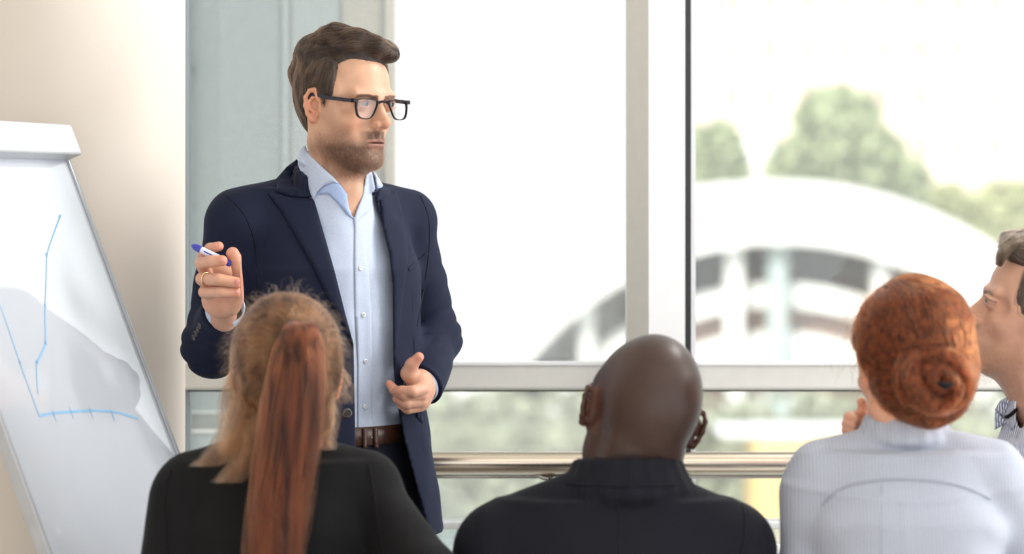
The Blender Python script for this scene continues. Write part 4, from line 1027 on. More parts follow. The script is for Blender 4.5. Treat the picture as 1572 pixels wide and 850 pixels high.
fingers(HR, [(320, 438, 4.445), (310, 428, 4.402), (336, 429, 4.374), (366, 434, 4.380)], [10.5, 10, 9.5, 8.6])
fingers(HR, [(322, 450, 4.445), (314, 448, 4.408), (338, 448, 4.382), (364, 449, 4.388)], [10.5, 9.5, 9, 8.2])
fingers(HR, [(354, 468, 4.45), (370, 436, 4.425), (368, 410, 4.405), (357, 389, 4.396)], [17, 14, 11.5, 10.2], .006)
rp, rf = HR.extract(); rp = HR.polish(rp, 1)
HL = Vol(P(588, 645, 4.70) - Vector((0, .02, 0)), P(675, 532, 4.70) + Vector((0, .18, 0)), .0013)
S2 = [S(x, 4.76) for x in range(30)]
HL.ell(P(645, 598, 4.778), (.017, .030, .036), k=0); HL.cap(P(650, 596, 4.785), P(662, 585, 4.87), .022, .024, k=.016)
HL.cap(P(648, 585, 4.775), P(646, 616, 4.775), .0165, .015, k=.012)
def f2(pts, r, k=.0022): HL.chain(J3(pts), [x * 4.76 / FPX for x in r], k=k)
f2([(640, 590, 4.775), (628, 573, 4.762), (632, 560, 4.755), (643, 548, 4.75)], [15, 12.5, 9.6, 7.8], .006)
f2([(648, 597, 4.755), (633, 601, 4.735), (616, 600, 4.742), (611, 600, 4.745)], [11, 9.3, 8.2, 7.4])
f2([(647, 606, 4.758), (622, 607, 4.742), (606, 599, 4.755), (598, 589, 4.762)], [10, 9.2, 8, 6.2])
f2([(646, 616, 4.762), (624, 619, 4.746), (610, 612, 4.758)], [9.5, 8.8, 7.5])
f2([(643, 624, 4.768), (626, 628, 4.756), (615, 621, 4.762)], [8.6, 7.6, 6.6])
lp_, lf_ = HL.extract(); lp_ = HL.polish(lp_, 1)
def hand_col(p, tips):
    tips = [((t[0], t[1], t[2] + (HO if t[2] < 4.5 else 0)), r) for t, r in tips]
    c = np.tile(np.array(srgb(212, 160, 134)), (len(p), 1))
    for t, r in tips:
        d = np.linalg.norm(p - np.array(P(*t)), axis=1); m = np.exp(-(d / r) ** 2)[:, None] * .55; c = c * (1 - m) + np.array(srgb(220, 140, 118)) * m
    return c
cR = hand_col(rp, [((338, 378, 4.405), .012), ((344, 400, 4.37), .012), ((366, 434, 4.37), .012), ((366, 449, 4.38), .012), ((356, 388, 4.39), .014), ((372, 440, 4.42), .02)])
cL = hand_col(lp_, [((643, 548, 4.745), .014), ((612, 600, 4.74), .011), ((598, 589, 4.755), .010), ((612, 614, 4.75), .01)])
# nails
M_nail = mat('nail', srgb(214, 150, 134), .3)
def nail(px, py, Y, r, M3=(1, .35, .8), t=(0, 0)):
    p = P(px, py, Y); m_ = MB(); bm = bmesh.new(); bmesh.ops.create_uvsphere(bm, u_segments=12, v_segments=8, radius=1)
    Rm = Matrix.Rotation(t[0], 3, 'Z') @ Matrix.Rotation(t[1], 3, 'Y')
    vs = [p + Rm @ Vector((v.co.x * r * M3[0], v.co.y * r * M3[1], v.co.z * r * M3[2])) for v in bm.verts]; bm.verts.index_update()
    m_.put(vs, [[v.index for v in f.verts] for f in bm.faces], True); bm.free(); return m_
# chest, arms and legs under the clothes close the figure
Bd = Vol((-.60, 4.44, .02), (-.08, 5.04, 1.60), .008)
Bd.fn(tube_fn(TZ, TA, TB, -.034), (-.6, 4.4, .9), (-.05, 5.1, 1.50), k=0); Bd.cap(NB - nax * .03, NB + nax * .08, .050, .044, k=.03)
for a, b, c in ((RS, RE, RW), (LS, LE, LW)): Bd.cap(tw(0, -.02, 1.47), a, .035, .032, k=.03); Bd.cap(a, b, .034, .030, k=.02); Bd.cap(b, c, .030, .023, k=.01)
for sgn in (1, -1): Bd.cap(tw(sgn * .07, 0, .90), tw(sgn * .095, .02, .48), .065, .045, k=.02); Bd.cap(tw(sgn * .095, .02, .48), tw(sgn * .10, -.005, .07), .045, .035, k=.01)
dp, df = Bd.extract()
allp, allf = join_np([(xf(MH, hl_pos), hl_fac), (rp, rf), (lp_, lf_), (dp, df)])
allc = np.concatenate([head_cols, cR, cL, np.tile(np.array(SK), (len(dp), 1))])
body = link('body', np_mesh('body', allp, allf), M_skin, man); paint(body.data, allc)
for (a, b, c, r, sc_, t) in ((333, 377, 4.4035, .0048, (1, .3, .75), (.2, 0)), (340, 399, 4.3690, .0050, (1, .3, .8), (.1, 0)), (364, 432, 4.3705, .0050, (1, .3, .85), (.2, 0)), (363, 448, 4.3795, .0045, (1, .3, .85), (.2, 0)), (615, 602, 4.7345, .0048, (1, .3, .7), (0, 0))):
    nail(a, b, c + (HO if c < 4.5 else 0), r, sc_, t).build('fingernail', M_nail, body)
rg = MB(); c = P(317, 428, 4.392 + HO); ax_ = Vector(P(336, 429, 4.374)) - Vector(P(310, 428, 4.402)); ax_.normalize(); up = ax_.orthogonal().normalized(); b2 = ax_.cross(up)
ringpts = [c + (up * cos(t) + b2 * sin(t)) * .0108 for t in np.linspace(0, 2 * pi, 33)]; rg.tube(ringpts, .0011, 8, False); rg.build('ring', M_gold, man)
# marker pen
pa, pb = P(294.7, 376.4, 4.405 + HO), P(354, 405, 4.392 + HO); ax_ = (pb - pa); L_p = ax_.length; ax_.normalize()
pen = tag(empty('marker_pen', pa), 'white marker pen with blue cap and tip, held up in the standing man\'s raised hand', 'pen')
M_pw = mat('white_plastic', srgb(226, 226, 240), .3); M_pb = mat('blue_plastic', srgb(60, 66, 170), .3)
q = lambda t: pa + ax_ * L_p * t
m_ = MB(); m_.tube([q(0), q(.03), q(.10), q(.24)], [.0025, .0042, .0060, .0062], 16); m_.build('cap', M_pb, pen)
m_ = MB(); m_.tube([q(.24), q(.7)], .0058, 16); m_.build('barrel', M_pw, pen)
m_ = MB(); m_.tube([q(.7), q(1.0)], .0056, 16); m_.build('barrel_end', M_pb, pen)
m_ = MB(); m_.tube([q(.32) + Vector((0, -.0058, 0)), q(.55) + Vector((0, -.0058, 0))], .0012, 6); m_.build('print', M_pb, pen)
# ------------------------------------------------------------------ the listeners, seen from behind
M_black = cloth_mat('black_wool', srgb(13, 13, 15), .8, .02, 2200)
M_dnavy = cloth_mat('midnight_wool', srgb(16, 17, 27), .8, .03, 2200)
M_wshirt = cloth_mat('white_cotton_striped', srgb(180, 185, 198), .85, .2, 2000, stripes=((0, 0, 0), 190, .22, srgb(156, 160, 174)))
M_wseam = cloth_mat('white_cotton_seam', srgb(162, 166, 178), .85, .2, 2000)
M_trous = cloth_mat('dark_trousers', srgb(28, 28, 34), .85, .1, 2000)
M_chair = noisy(mat('grey_chair_fabric', srgb(90, 92, 96), .9), 200, .1); M_cleg = mat('chair_leg_steel', srgb(180, 180, 184), .25, 1.0)
FSK = srgb(224, 168, 140)
def mk_chair(x, y, rz, label):
    c = tag(empty('chair', (x, y, 0)), label, 'chair', 'chairs of the listeners'); R = Matrix.Translation((x, y, 0)) @ Matrix.Rotation(rz, 4, 'Z')
    MB().box((-.19, -.20, .40), (.19, .20, .45), R, bev=.02).build('seat', M_chair, c)
    MB().box((-.18, -.27, .52), (.18, -.235, .76), R, bev=.015).build('backrest', M_chair, c)
    for sx in (-1, 1):
        m_ = MB(); m_.tube([R @ Vector((sx * .16, -.18, .42)), R @ Vector((sx * .16, -.25, .56))], .011, 10); m_.build('back_frame', M_cleg, c)
        for sy in (-1, 1): m_ = MB(); m_.tube([R @ Vector((sx * .17, sy * .18, 0)), R @ Vector((sx * .165, sy * .17, .41))], .012, 10); m_.build('leg', M_cleg, c)
    return c
def sit(C, a, zsh, sw, arms, hscale=1.0, fold=(.0025, 14), drop=.05, r_sh=.058, h=.0055, extra=None, neck=None, seed=1.0):
    """seated garment from the hips up: a tapering trunk with shoulders and sleeves"""
    lo = np.array((C[0] - .42, C[1] - .36, .47)); hi = np.array((C[0] + .46, C[1] + .46, zsh + .16)); G = Vol(lo, hi, h)
    W = lambda x, y, z: tw(x, y, z, C, a)
    zs = [.47, .60, .80, zsh - .22, zsh - .11, zsh - .02]; A = [.18, .168, .160, sw * .80, sw * .82, sw * .60]; B = [.13, .115, .105, .118, .112, .075]
    G.fn(tube_fn(zs, A, B, 0, C, a), lo, (hi[0], hi[1], zsh - .01), k=0)
    for s in (-1, 1): G.cap(W(s * .03, 0, zsh - .012), W(s * (sw - .062), .0, zsh - drop), r_sh * .9, r_sh, k=.04)
    for ch in arms: G.chain(ch[0], ch[1], k=.022)
    if extra: extra(G, W)
    G.disp(lambda X, Y, Z: fold[0] * vnoise(X, Y, Z, fold[1], seed, 3))
    return G, W
def legs_of(C, a, par, mat_, seed=0):
    G = Vol((C[0] - .42, C[1] - .62, 0.0), (C[0] + .42, C[1] + .62, .60), .011); W = lambda x, y, z: tw(x, y, z, C, a)
    G.cap(W(-.06, .0, .562), W(.06, .0, .562), .090, .090, k=.02)
    for s in (-1, 1):
        G.cap(W(s * .08, .0, .556), W(s * .11, .40, .54), .078, .060, k=.02); G.cap(W(s * .11, .40, .52), W(s * .11, .40, .09), .056, .045, k=.03)
        G.cap(W(s * .11, .37, .045), W(s * .11, .54, .035), .042, .034, k=.02)
    G.fn(lambda X, Y, Z: .002 - Z + 0 * X + 0 * Y, k=0, op='and')
    p_, f_ = G.extract(); return link('trousers', np_mesh('trousers', p_, f_), mat_, par)
def core(C, a, zsh, M_, hp_, hf_, hc_, par, extra=(), skin=FSK, m_=None):
    """one continuous figure: head and neck with the trunk and arms under the clothes"""
    G = Vol((C[0] - .40, C[1] - .45, .40), (C[0] + .45, C[1] + .50, zsh + .06), .012); W = lambda x, y, z: tw(x, y, z, C, a)
    G.fn(tube_fn([.4, .7, zsh - .1, zsh], [.14, .12, .13, .08], [.09, .08, .08, .05], 0, C, a), (C[0] - .4, C[1] - .45, .52), (C[0] + .4, C[1] + .5, zsh - .01), k=0)
    for ch in extra: G.chain(ch[0], [r * .55 for r in ch[1]], k=.02)
    p_, f_ = G.extract(); P_, F_ = join_np([(xf(M_, hp_), hf_), (p_, f_)]); c_ = np.concatenate([hc_, np.tile(np.array(skin), (len(p_), 1))])
    return P_, F_, c_
M_skin2 = skin_mat('skin_soft')

# ---- woman with the long auburn ponytail
D1 = 4.12; C1 = Vector((P(428, 0, D1 + .02).x, D1 + .02)); zs1 = P(0, 700, D1).z
w1_ = tag(empty('person', (C1.x, C1.y, 0)), 'seated woman in black blazer, seen from behind, long auburn ponytail down her back', 'person')
FV = head_vol(.0026, female=True, neck_r=.043, ears=True, lowz=-.24); fp, ff_ = FV.extract(); fp = FV.polish(fp, 1); fcol = face_paint(fp, FSK, None, srgb(110, 70, 50), (.55, .2, .18))
M1 = head_frame(440, 583, D1, 184, 4, 0, .98)
HV1 = Vol((-.115, -.15, -.13), (.115, .13, .17), .0032)
HV1.ell((0, -.010, .034), (.0850, .1000, .1010), k=0); HV1.ell((0, -.035, -.02), (.062, .062, .05), k=.03)
HV1.fn(lambda X, Y, Z: Y - np.interp(Z, [-.10, -.04, 0, .03, .06, .10], [-.045, -.025, -.002, .03, .06, .08]) + 0 * X, k=.01, op='and')
for s in (-1, 1): HV1.ell((s * .084, .004, -.012), (.018, .018, .024), k=.006, op='sub')
HV1.disp(lambda X, Y, Z: .0018 * vnoise(X, Y, Z, 60, 3, 2))
a1, b1 = HV1.extract(); M_h1 = noisy(mat('light_brown_hair_mass', srgb(88, 58, 42), .7), 90, .35, .4, 250)
hair1 = link('hair', np_mesh('hair', xf(M1, a1), b1), M_h1, w1_)
M_s1 = hair_mat('light_brown_hair', srgb(34, 20, 13), srgb(140, 92, 60), .35, 34)
base1 = np.array((.016, -.100, .075))
def toward(b): return lambda p: (b - p) / (np.linalg.norm(b - p, axis=1, keepdims=True) + 1e-6)
sd_ = seeds(a1, b1, 7000); tr = trace(HV1, sd_, toward(base1), 12, RNG.uniform(.003, .007, 7000), RNG.uniform(.0002, .0045, 7000), .22)
strands('hair_strands', xf(M1, tr.reshape(-1, 3)).reshape(tr.shape), .00022, M_s1, hair1)
def fly(M_, vol, a_, b_, n, ln0, ln1, out, down, mat_, par, keep=None, r=.00014, curl=.35, seg=10, nm='flyaway_hair'):
    """loose single hairs that stand off the head"""
    sd = seeds(a_, b_, n, keep); g = vol.grad(sd, .004); L = RNG.uniform(ln0, ln1, n); p = sd.copy(); res = [p.copy()]; v = g * out + RNG.normal(0, .5, sd.shape)
    for i in range(seg - 1):
        v = v + RNG.normal(0, curl, v.shape) * .6 + np.array((0, 0, -down)) * (i / seg); v /= np.linalg.norm(v, axis=1, keepdims=True) + 1e-6
        p = p + v * (L / seg)[:, None]; res.append(p.copy())
    c = np.stack(res, 1); return strands(nm, xf(M_, c.reshape(-1, 3)).reshape(c.shape), r, mat_, par)
fly(M1, HV1, a1, b1, 1500, .015, .045, .8, .5, M_s1, hair1)
# ponytail: a tie and a falling bundle
def bundle(ctr, rads, n, seg, flat=1.0, spread=.35, wave=.004, seed=5):
    rg = np.random.default_rng(seed); ctr = np.array(ctr, float); t = np.linspace(0, 1, seg); ti = np.linspace(0, 1, len(ctr))
    C_ = np.stack([np.interp(t, ti, ctr[:, i]) for i in range(3)], 1); Cs = C_.copy()
    for _ in range(6): Cs[1:-1] = .25 * Cs[:-2] + .5 * Cs[1:-1] + .25 * Cs[2:]
    R_ = np.interp(t, ti, rads); th = rg.uniform(0, 2 * pi, n); rr = np.sqrt(rg.uniform(0, 1, n)); clump = rg.integers(0, 40, n)
    ct = rg.uniform(0, 2 * pi, 40); cr = np.sqrt(rg.uniform(0, 1, 40)); out = np.zeros((n, seg, 3)); ph = rg.uniform(0, 6.28, 40)
    ux = rr * np.cos(th); uy = rr * np.sin(th); kx = cr[clump] * np.cos(ct[clump]); ky = cr[clump] * np.sin(ct[clump])
    for j in range(seg):
        m = .55 * t[j] ** .5; x = ux * (1 - m) + kx * m; y = uy * (1 - m) + ky * m; wv = wave * np.sin(t[j] * 9 + ph[clump]) * t[j]
        out[:, j, 0] = Cs[j, 0] + x * R_[j] + wv + rg.normal(0, .0006, n); out[:, j, 1] = Cs[j, 1] + y * R_[j] * flat; out[:, j, 2] = Cs[j, 2] + rg.normal(0, .0004, n)
    return out
PY = D1 - .115
pc = [P(462, 502, PY + .035), P(462, 479, PY), P(459, 540, PY - .030), P(450, 620, PY - .035), P(438, 710, PY - .03), P(428, 780, PY - .03), P(419, 850, PY - .03), P(412, 930, PY - .03), P(408, 1000, PY - .02)]
pr = [.012, .022, .042, .051, .053, .051, .047, .040, .015]
M_pt = hair_mat('auburn_hair', srgb(22, 8, 4), srgb(112, 52, 27), .3, 90, (1, 1, .08))
pt = strands('ponytail', bundle(pc, pr, 13000, 26, .55, seed=5), .00026, M_pt, w1_, .6)
q_ = MB(); q_.tube([P(462, 507, PY + .045), P(461, 503, PY + .02)], [.010, .011], 16); q_.build('hair_tie', M_h1, pt)
# dark inner core so the bundle is not see-through
q_ = MB(); q_.tube(pc[3:], [r * .30 for r in pr[3:]], 14); o_ = q_.build('ponytail_core', noisy(mat('auburn_core', srgb(60, 28, 18), .7), 80, .3), pt); o_.scale = (1, 1, 1)
# loose locks beside the neck
lk = [bundle([P(368, 560, D1 - .01), P(352, 610, D1 - .03), P(356, 660, D1 - .05), P(330, 700, D1 - .06)], [.014, .022, .024, .026], 160, 14, .8, seed=11),
      bundle([P(385, 600, D1 - .05), P(374, 650, D1 - .07), P(352, 690, D1 - .085), P(318, 715, D1 - .085)], [.03, .034, .03, .03], 420, 14, .8, seed=12),
      bundle([P(400, 610, D1 - .06), P(396, 660, D1 - .08), P(385, 700, D1 - .10), P(350, 740, D1 - .11)], [.03, .034, .03, .03], 420, 14, .8, seed=14),
      bundle([P(512, 560, D1 - .01), P(528, 590, D1 - .02), P(522, 620, D1 - .03)], [.016, .026, .024], 36, 14, .8, wave=.01, seed=13),
      bundle([P(500, 600, D1 - .05), P(506, 650, D1 - .06), P(500, 690, D1 - .07)], [.016, .016, .014], 160, 14, .8, wave=.008, seed=15)]
strands('loose_locks', np.concatenate([np.stack([np.interp(np.linspace(0, 1, 14), np.linspace(0, 1, l.shape[1]), l[i, :, k]) for k in range(3)], 1)[None] for l in lk for i in range(l.shape[0])]), .0002, M_s1, w1_)
W1 = lambda x, y, z: tw(x, y, z, C1, pi)
arms1 = [([W1(-.150, 0, zs1 - .07), P(262, 900, D1 - .02), P(312, 1080, D1 + .08)], [.050, .046, .040]), ([W1(.140, 0, zs1 - .065), P(655, 885, D1 - .11), P(640, 1000, D1 - .06)], [.050, .047, .040])]
def ex1(G, W):
    G.chain([W(.058 * sin(t), .01 - .060 * cos(t), zs1 + .028 + .006 * cos(t)) for t in np.linspace(-2, 2, 11)], [.013] * 11, k=.012)
G1, _ = sit(C1, pi, zs1, .195, arms1, extra=ex1, drop=.042, r_sh=.050, fold=(.004, 13), seed=4)
G1.cap(W1(0, .01, zs1 - .04), W1(0, .03, zs1 + .12), .050, .052, k=.006, op='sub')
p_, f_ = G1.extract(); blz = link('blazer', np_mesh('blazer', p_, f_), M_black, w1_); B1 = bvh_of(p_, f_)
seam('shoulder_seam', [(262, 722), (250, 760), (258, 850)], B1, .0018, M_black, blz, -.0004); seam('shoulder_seam', [(566, 712), (574, 760), (590, 850)], B1, .0018, M_black, blz, -.0004)
pp_, qq_, cc_ = core(C1, pi, zs1, M1, fp, ff_, fcol, w1_, arms1); bo = link('body', np_mesh('body', pp_, qq_), M_skin2, w1_); paint(bo.data, cc_)
legs_of(C1, pi, w1_, M_trous); mk_chair(C1.x, C1.y, 0, 'grey chair under the woman with the auburn ponytail')

# ---- bald man in the midnight blue suit
D2 = 4.12; C2 = Vector((P(944, 0, D2).x, D2 - .02)); zs2_ = P(0, 752, D2).z
m2_ = tag(empty('person', (C2.x, C2.y, 0)), 'seated man with shaved head in midnight blue suit jacket, seen from behind', 'person')
BV = head_vol(.0026, neck_r=.060, neck_back=-.020, lowz=-.20, ear_x=.0805, ear_a=.55)
BV.cap((0, -.052, -.03), (0, -.046, -.14), .036, .040, k=.03)
for s in (-1, 1): BV.cap((s * .03, -.048, -.04), (s * .035, -.040, -.16), .024, .028, k=.02)
BV.ell((0, -.014, .028), (.0725, .092, .094), k=.01)
p_, f_ = BV.extract(); p_ = BV.polish(p_, 1)
DSK = srgb(78, 52, 42); bc = face_paint(p_, DSK, srgb(30, 22, 18), srgb(20, 14, 12), srgb(110, 60, 52), .8)
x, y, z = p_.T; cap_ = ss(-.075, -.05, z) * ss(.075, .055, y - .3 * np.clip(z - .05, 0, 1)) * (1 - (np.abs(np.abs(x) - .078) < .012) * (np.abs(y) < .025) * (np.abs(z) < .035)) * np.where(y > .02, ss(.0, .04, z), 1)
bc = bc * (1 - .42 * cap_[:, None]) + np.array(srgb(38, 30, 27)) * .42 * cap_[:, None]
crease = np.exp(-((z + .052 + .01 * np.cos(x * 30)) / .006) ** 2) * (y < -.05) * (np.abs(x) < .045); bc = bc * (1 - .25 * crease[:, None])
M2 = head_frame(985, 640, D2 + .03, 194, 5, 13, 1.07)
arms2 = [([tw(-.185, 0, zs2_ - .095, C2, pi), P(718, 960, D2 + .12), P(800, 1100, D2 + .28)], [.058, .054, .045]), ([tw(.185, 0, zs2_ - .095, C2, pi), P(1138, 960, D2 + .0), P(1080, 1100, D2 + .28)], [.058, .054, .045])]
def ex2(G, W):
    for dz, r_, rr in ((.006, .016, .084), (.020, .013, .081), (.033, .010, .078), (.044, .008, .075), (.052, .007, .073)): G.chain([W(.020 + rr * 1.05 * sin(t) - .0, .012 - rr * cos(t), zs2_ + dz - .012 + .010 * cos(t)) for t in np.linspace(-2, 2, 13)], [r_] * 13, k=.007)
G2, _ = sit(C2, pi, zs2_, .238, arms2, extra=ex2, drop=.074, r_sh=.060, fold=(.003, 10), seed=9)
G2.cap(tw(.02, .01, zs2_ - .05, C2, pi), tw(.03, .02, zs2_ + .12, C2, pi), .064, .067, k=.004, op='sub')
a_, b_ = G2.extract(); sj = link('suit_jacket', np_mesh('suit_jacket', a_, b_), M_dnavy, m2_); B2 = bvh_of(a_, b_)
seam('collar_edge', [(868, 742), (950, 747), (1036, 744)], B2, .0022, M_dnavy, sj, -.0003); seam('centre_seam', [(948, 750), (950, 850)], B2, .0012, M_dnavy, sj, .0004)
seam('shoulder_seam', [(742, 775), (736, 810), (744, 850)], B2, .0018, M_dnavy, sj, -.0004); seam('shoulder_seam', [(1140, 772), (1146, 810), (1138, 850)], B2, .0018, M_dnavy, sj, -.0004)
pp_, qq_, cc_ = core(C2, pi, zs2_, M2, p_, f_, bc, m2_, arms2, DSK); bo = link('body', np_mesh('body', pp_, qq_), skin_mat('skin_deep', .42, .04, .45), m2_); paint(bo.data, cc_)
legs_of(C2, pi, m2_, M_trous); mk_chair(C2.x, C2.y, 0, 'grey chair under the man with the shaved head')

# ---- woman with the copper bun
D3 = 4.10; C3 = Vector((P(1392, 0, D3).x, D3)); zs3 = P(0, 682, D3).z; A3 = radians(176)
w3_ = tag(empty('person', (C3.x, C3.y, 0)), 'seated woman in white shirt, copper red hair in a low bun, hand at chin', 'person')
M3 = head_frame(1398, 562, D3, 204, 4, -3, .97)
HV3 = Vol((-.125, -.155, -.13), (.125, .13, .18), .0032)
HV3.ell((0, -.012, .036), (.0900, .1020, .1060), k=0); HV3.ell((0, -.045, -.020), (.076, .060, .066), k=.03)
HV3.fn(lambda X, Y, Z: Y - np.interp(Z, [-.10, -.04, 0, .03, .06, .10], [-.035, -.010, .010, .036, .07, .085]) + 0 * X, k=.01, op='and')
for s in (-1, 1): HV3.ell((s * .090, .010, -.020), (.018, .014, .016), k=.006, op='sub')
HV3.disp(lambda X, Y, Z: .0030 * vnoise(X, Y, Z, 42, 6, 2))
a3, b3 = HV3.extract(); M_h3 = noisy(mat('copper_hair_mass', srgb(70, 28, 14), .7), 60, .4, .4, 250)
hair3 = link('hair', np_mesh('hair', xf(M3, a3), b3), M_h3, w3_); M_s3 = hair_mat('copper_hair', srgb(28, 9, 4), srgb(132, 56, 22), .3, 140, (1, 1, .6))
base3 = np.array((.010, -.105, -.030)); tw3 = lambda p: toward(base3)(p) + np.stack([.25 * np.sin(50 * p[:, 2]), 0 * p[:, 0], .15 * np.sin(60 * p[:, 0])], 1)
sd_ = seeds(a3, b3, 8000); tr = trace(HV3, sd_, tw3, 14, RNG.uniform(.003, .007, 8000), RNG.uniform(.0002, .0050, 8000), .20)
strands('hair_strands', xf(M3, tr.reshape(-1, 3)).reshape(tr.shape), .00024, M_s3, hair3)
fly(M3, HV3, a3, b3, 900, .01, .03, .8, .3, M_s3, hair3)
fly(M3, HV3, a3, b3, 60, .05, .09, .9, .5, M_s3, hair3, keep=lambda c: (c[:, 0] < -.05) * (c[:, 1] > 0) * 1.0, curl=.6, seg=16, r=.0002, nm='loose_curl')
# bun: coils wound round a centre
BC = P(1436, 586, D3 - .105); bun = []
for k in range(7):
    rr = [.044, .041, .036, .028, .012, .031, .037][k]; tilt = Matrix.Rotation([.0, .35, -.3, .2, -.1, .45, -.4][k], 3, 'X') @ Matrix.Rotation([.1, -.3, .4, -.2, .2, .5, .6][k], 3, 'Z')
    nst = 620; tt = np.linspace(0, 2 * pi * .92, 22); ph = RNG.uniform(0, 2 * pi) ; rs_ = np.sqrt(RNG.uniform(0, 1, nst)) * .013; an = RNG.uniform(0, 2 * pi, nst)
    c = np.zeros((nst, 22, 3))
    for j, t in enumerate(tt):
        tws = an + t * 1.2; rad = rr + rs_ * np.cos(tws); c[:, j, 0] = rad * cos(t + ph) * 1.12; c[:, j, 2] = rad * sin(t + ph); c[:, j, 1] = rs_ * np.sin(tws) * 1.2 - .008 * (k < 5) * k + .01
    c = c @ np.array(tilt).T + np.array(BC) + RNG.uniform(-.006, .006, 3) * np.array((1, .3, 1)) + RNG.normal(0, .0012, (nst, 1, 3)); bun.append(c)
bn = strands('bun', np.concatenate(bun), .00026, M_s3, w3_, .9)
bm = bmesh.new(); bmesh.ops.create_uvsphere(bm, u_segments=20, v_segments=14, radius=1); vsb = [BC + Vector((v.co.x * .042, v.co.y * .030 + .012, v.co.z * .044)) for v in bm.verts]; bm.verts.index_update(); q_ = MB(); q_.put(vsb, [[v.index for v in f.verts] for f in bm.faces], True); bm.free(); q_.build('bun_core', noisy(mat('copper_core', srgb(84, 34, 16), .7), 80, .3), bn)
q_ = MB(); q_.tube([P(1440, 588, D3 - .155), P(1452, 592, D3 - .158), P(1462, 590, D3 - .15)], [.003, .005, .003], 8); q_.build('hair_clip', M_black, bn)
W3 = lambda x, y, z: tw(x, y, z, C3, A3)
arms3 = [([W3(-.145, 0, zs3 - .075), P(1240, 880, D3 + .02), P(1268, 960, D3 + .20)], [.047, .045, .036]), ([W3(.150, 0, zs3 - .075), P(1600, 880, D3 + .0), P(1585, 1010, D3 + .12)], [.050, .046, .040])]
def ex3(G, W):
    for dz, r_, rr in ((.010, .011, .060), (.022, .009, .057), (.034, .007, .054)): G.chain([W(-.002 + rr * sin(t), .012 - rr * cos(t), zs3 + dz + .002) for t in np.linspace(-2.2, 2.2, 13)], [r_] * 13, k=.006)
G3, _ = sit(C3, A3, zs3, .192, arms3, extra=ex3, drop=.040, r_sh=.048, fold=(.0035, 12), seed=12)
G3.cap(W3(0, .01, zs3 - .05), W3(0, .02, zs3 + .12), .046, .047, k=.004, op='sub')
G3.disp(lambda X, Y, Z: -.0035 * np.exp(-((Z - (zs3 - .075 + .25 * np.abs(X - C3.x) ** 1.6)) / .0045) ** 2) * (Y < C3.y))
G3.disp(lambda X, Y, Z: -.0016 * ss(zs3 - .06, zs3 - .09, Z) * np.exp(-((X - C3.x + .02) / .003) ** 2) * (Y < C3.y) + .004 * np.sin(60 * (Z + .5 * np.abs(X - C3.x - .0))) * np.exp(-((np.abs(X - C3.x) - .13) / .035) ** 2) * ss(zs3 - .08, zs3 - .14, Z))
a_, b_ = G3.extract(); shw = link('shirt', np_mesh('shirt', a_, b_), M_wshirt, w3_); B3 = bvh_of(a_, b_)
seam('yoke_seam', [(1262, 775), (1290, 748), (1340, 737), (1400, 735), (1470, 742), (1520, 765)], B3, .0022, M_wseam, shw, -.0004); seam('pleat', [(1355, 738), (1354, 850)], B3, .0012, M_wshirt, shw, -.0002)
# hand resting at her chin
HN = Vol(P(1270, 720, D3) + Vector((0, -.02, 0)), P(1352, 615, D3) + Vector((0, .16, 0)), .0022); y3 = D3 + .075
HN.ell(P(1318, 655, y3 + .01), (.020, .024, .024), k=0); HN.cap(P(1318, 665, y3 + .01), P(1290, 715, y3 + .04), .019, .022, k=.012)
for (a, b, c, d, r) in ((1322, 636, 1303, 640, 8.5), (1320, 645, 1300, 650, 8.5), (1318, 655, 1299, 660, 8), (1316, 664, 1301, 669, 7)):
    HN.chain([P(a, b, y3), P(c, d, y3 - .01), P(c + 10, d + 3, y3 - .022)], [S(r, D3), S(r * .95, D3), S(r * .8, D3)], k=.002)
HN.chain([P(1320, 640, y3 + .02), P(1326, 626, y3 + .012), P(1322, 616, y3 + .004)], [S(10, D3), S(8.5, D3), S(7, D3)], k=.005)
c1_, c2_ = HN.extract(); pp_, qq_, cc_ = core(C3, A3, zs3, M3, fp, ff_, fcol, w3_, arms3)
pp_, qq_ = join_np([(pp_, qq_), (c1_, c2_)]); cc_ = np.concatenate([cc_, np.tile(np.array(FSK), (len(c1_), 1))]); bo = link('body', np_mesh('body', pp_, qq_), M_skin2, w3_); paint(bo.data, cc_)
fc_ = MB(); fc_.tube([P(1262, 960, D3 + .20), P(1290, 715, y3 + .04)], [.034, .028], 16); fc_.build('sleeve', M_wshirt, shw)
legs_of(C3, radians(190), w3_, M_trous); mk_chair(C3.x, C3.y, 0, 'grey chair under the woman with the copper bun')

# ---- man at the edge, in profile
D4 = 4.45; A4 = radians(255); C4 = Vector((P(1618, 0, D4).x, D4)); zs4 = P(0, 662, D4).z
m4_ = tag(empty('person', (C4.x, C4.y, 0)), 'seated man in blue striped shirt facing left, light stubble, looking up', 'person')
M4 = head_frame(1592, 487, D4, 262, 18, 0, 1.03)
hl4 = hl_pos.copy(); hl4[:, 1] -= .85 * np.clip(-.095 - hl4[:, 2], 0, 1)
M_s4 = hair_mat('grey_brown_hair', srgb(44, 35, 28), srgb(104, 86, 70), .35)
hair4 = link('hair', np_mesh('hair', xf(M4, hp), hf), noisy(mat('grey_brown_mass', srgb(70, 58, 50), .7), 90, .3, .4, 250), m4_)
sd_ = seeds(hp, hf, 5000)
def flow4(p): v = flow_top(p); v[:, 2] -= .25; return v
tr = trace(H, sd_, flow4, 10, RNG.uniform(.002, .004, 5000), RNG.uniform(.0002, .003, 5000), .2)
strands('hair_strands', xf(M4, tr.reshape(-1, 3)).reshape(tr.shape), .0002, M_s4, hair4)
fr4 = bundle([(-.036, .045, .120), (-.050, .078, .100), (-.056, .088, .078), (-.050, .086, .060)], [.016, .014, .012, .006], 700, 12, 1.0, wave=.003, seed=31)
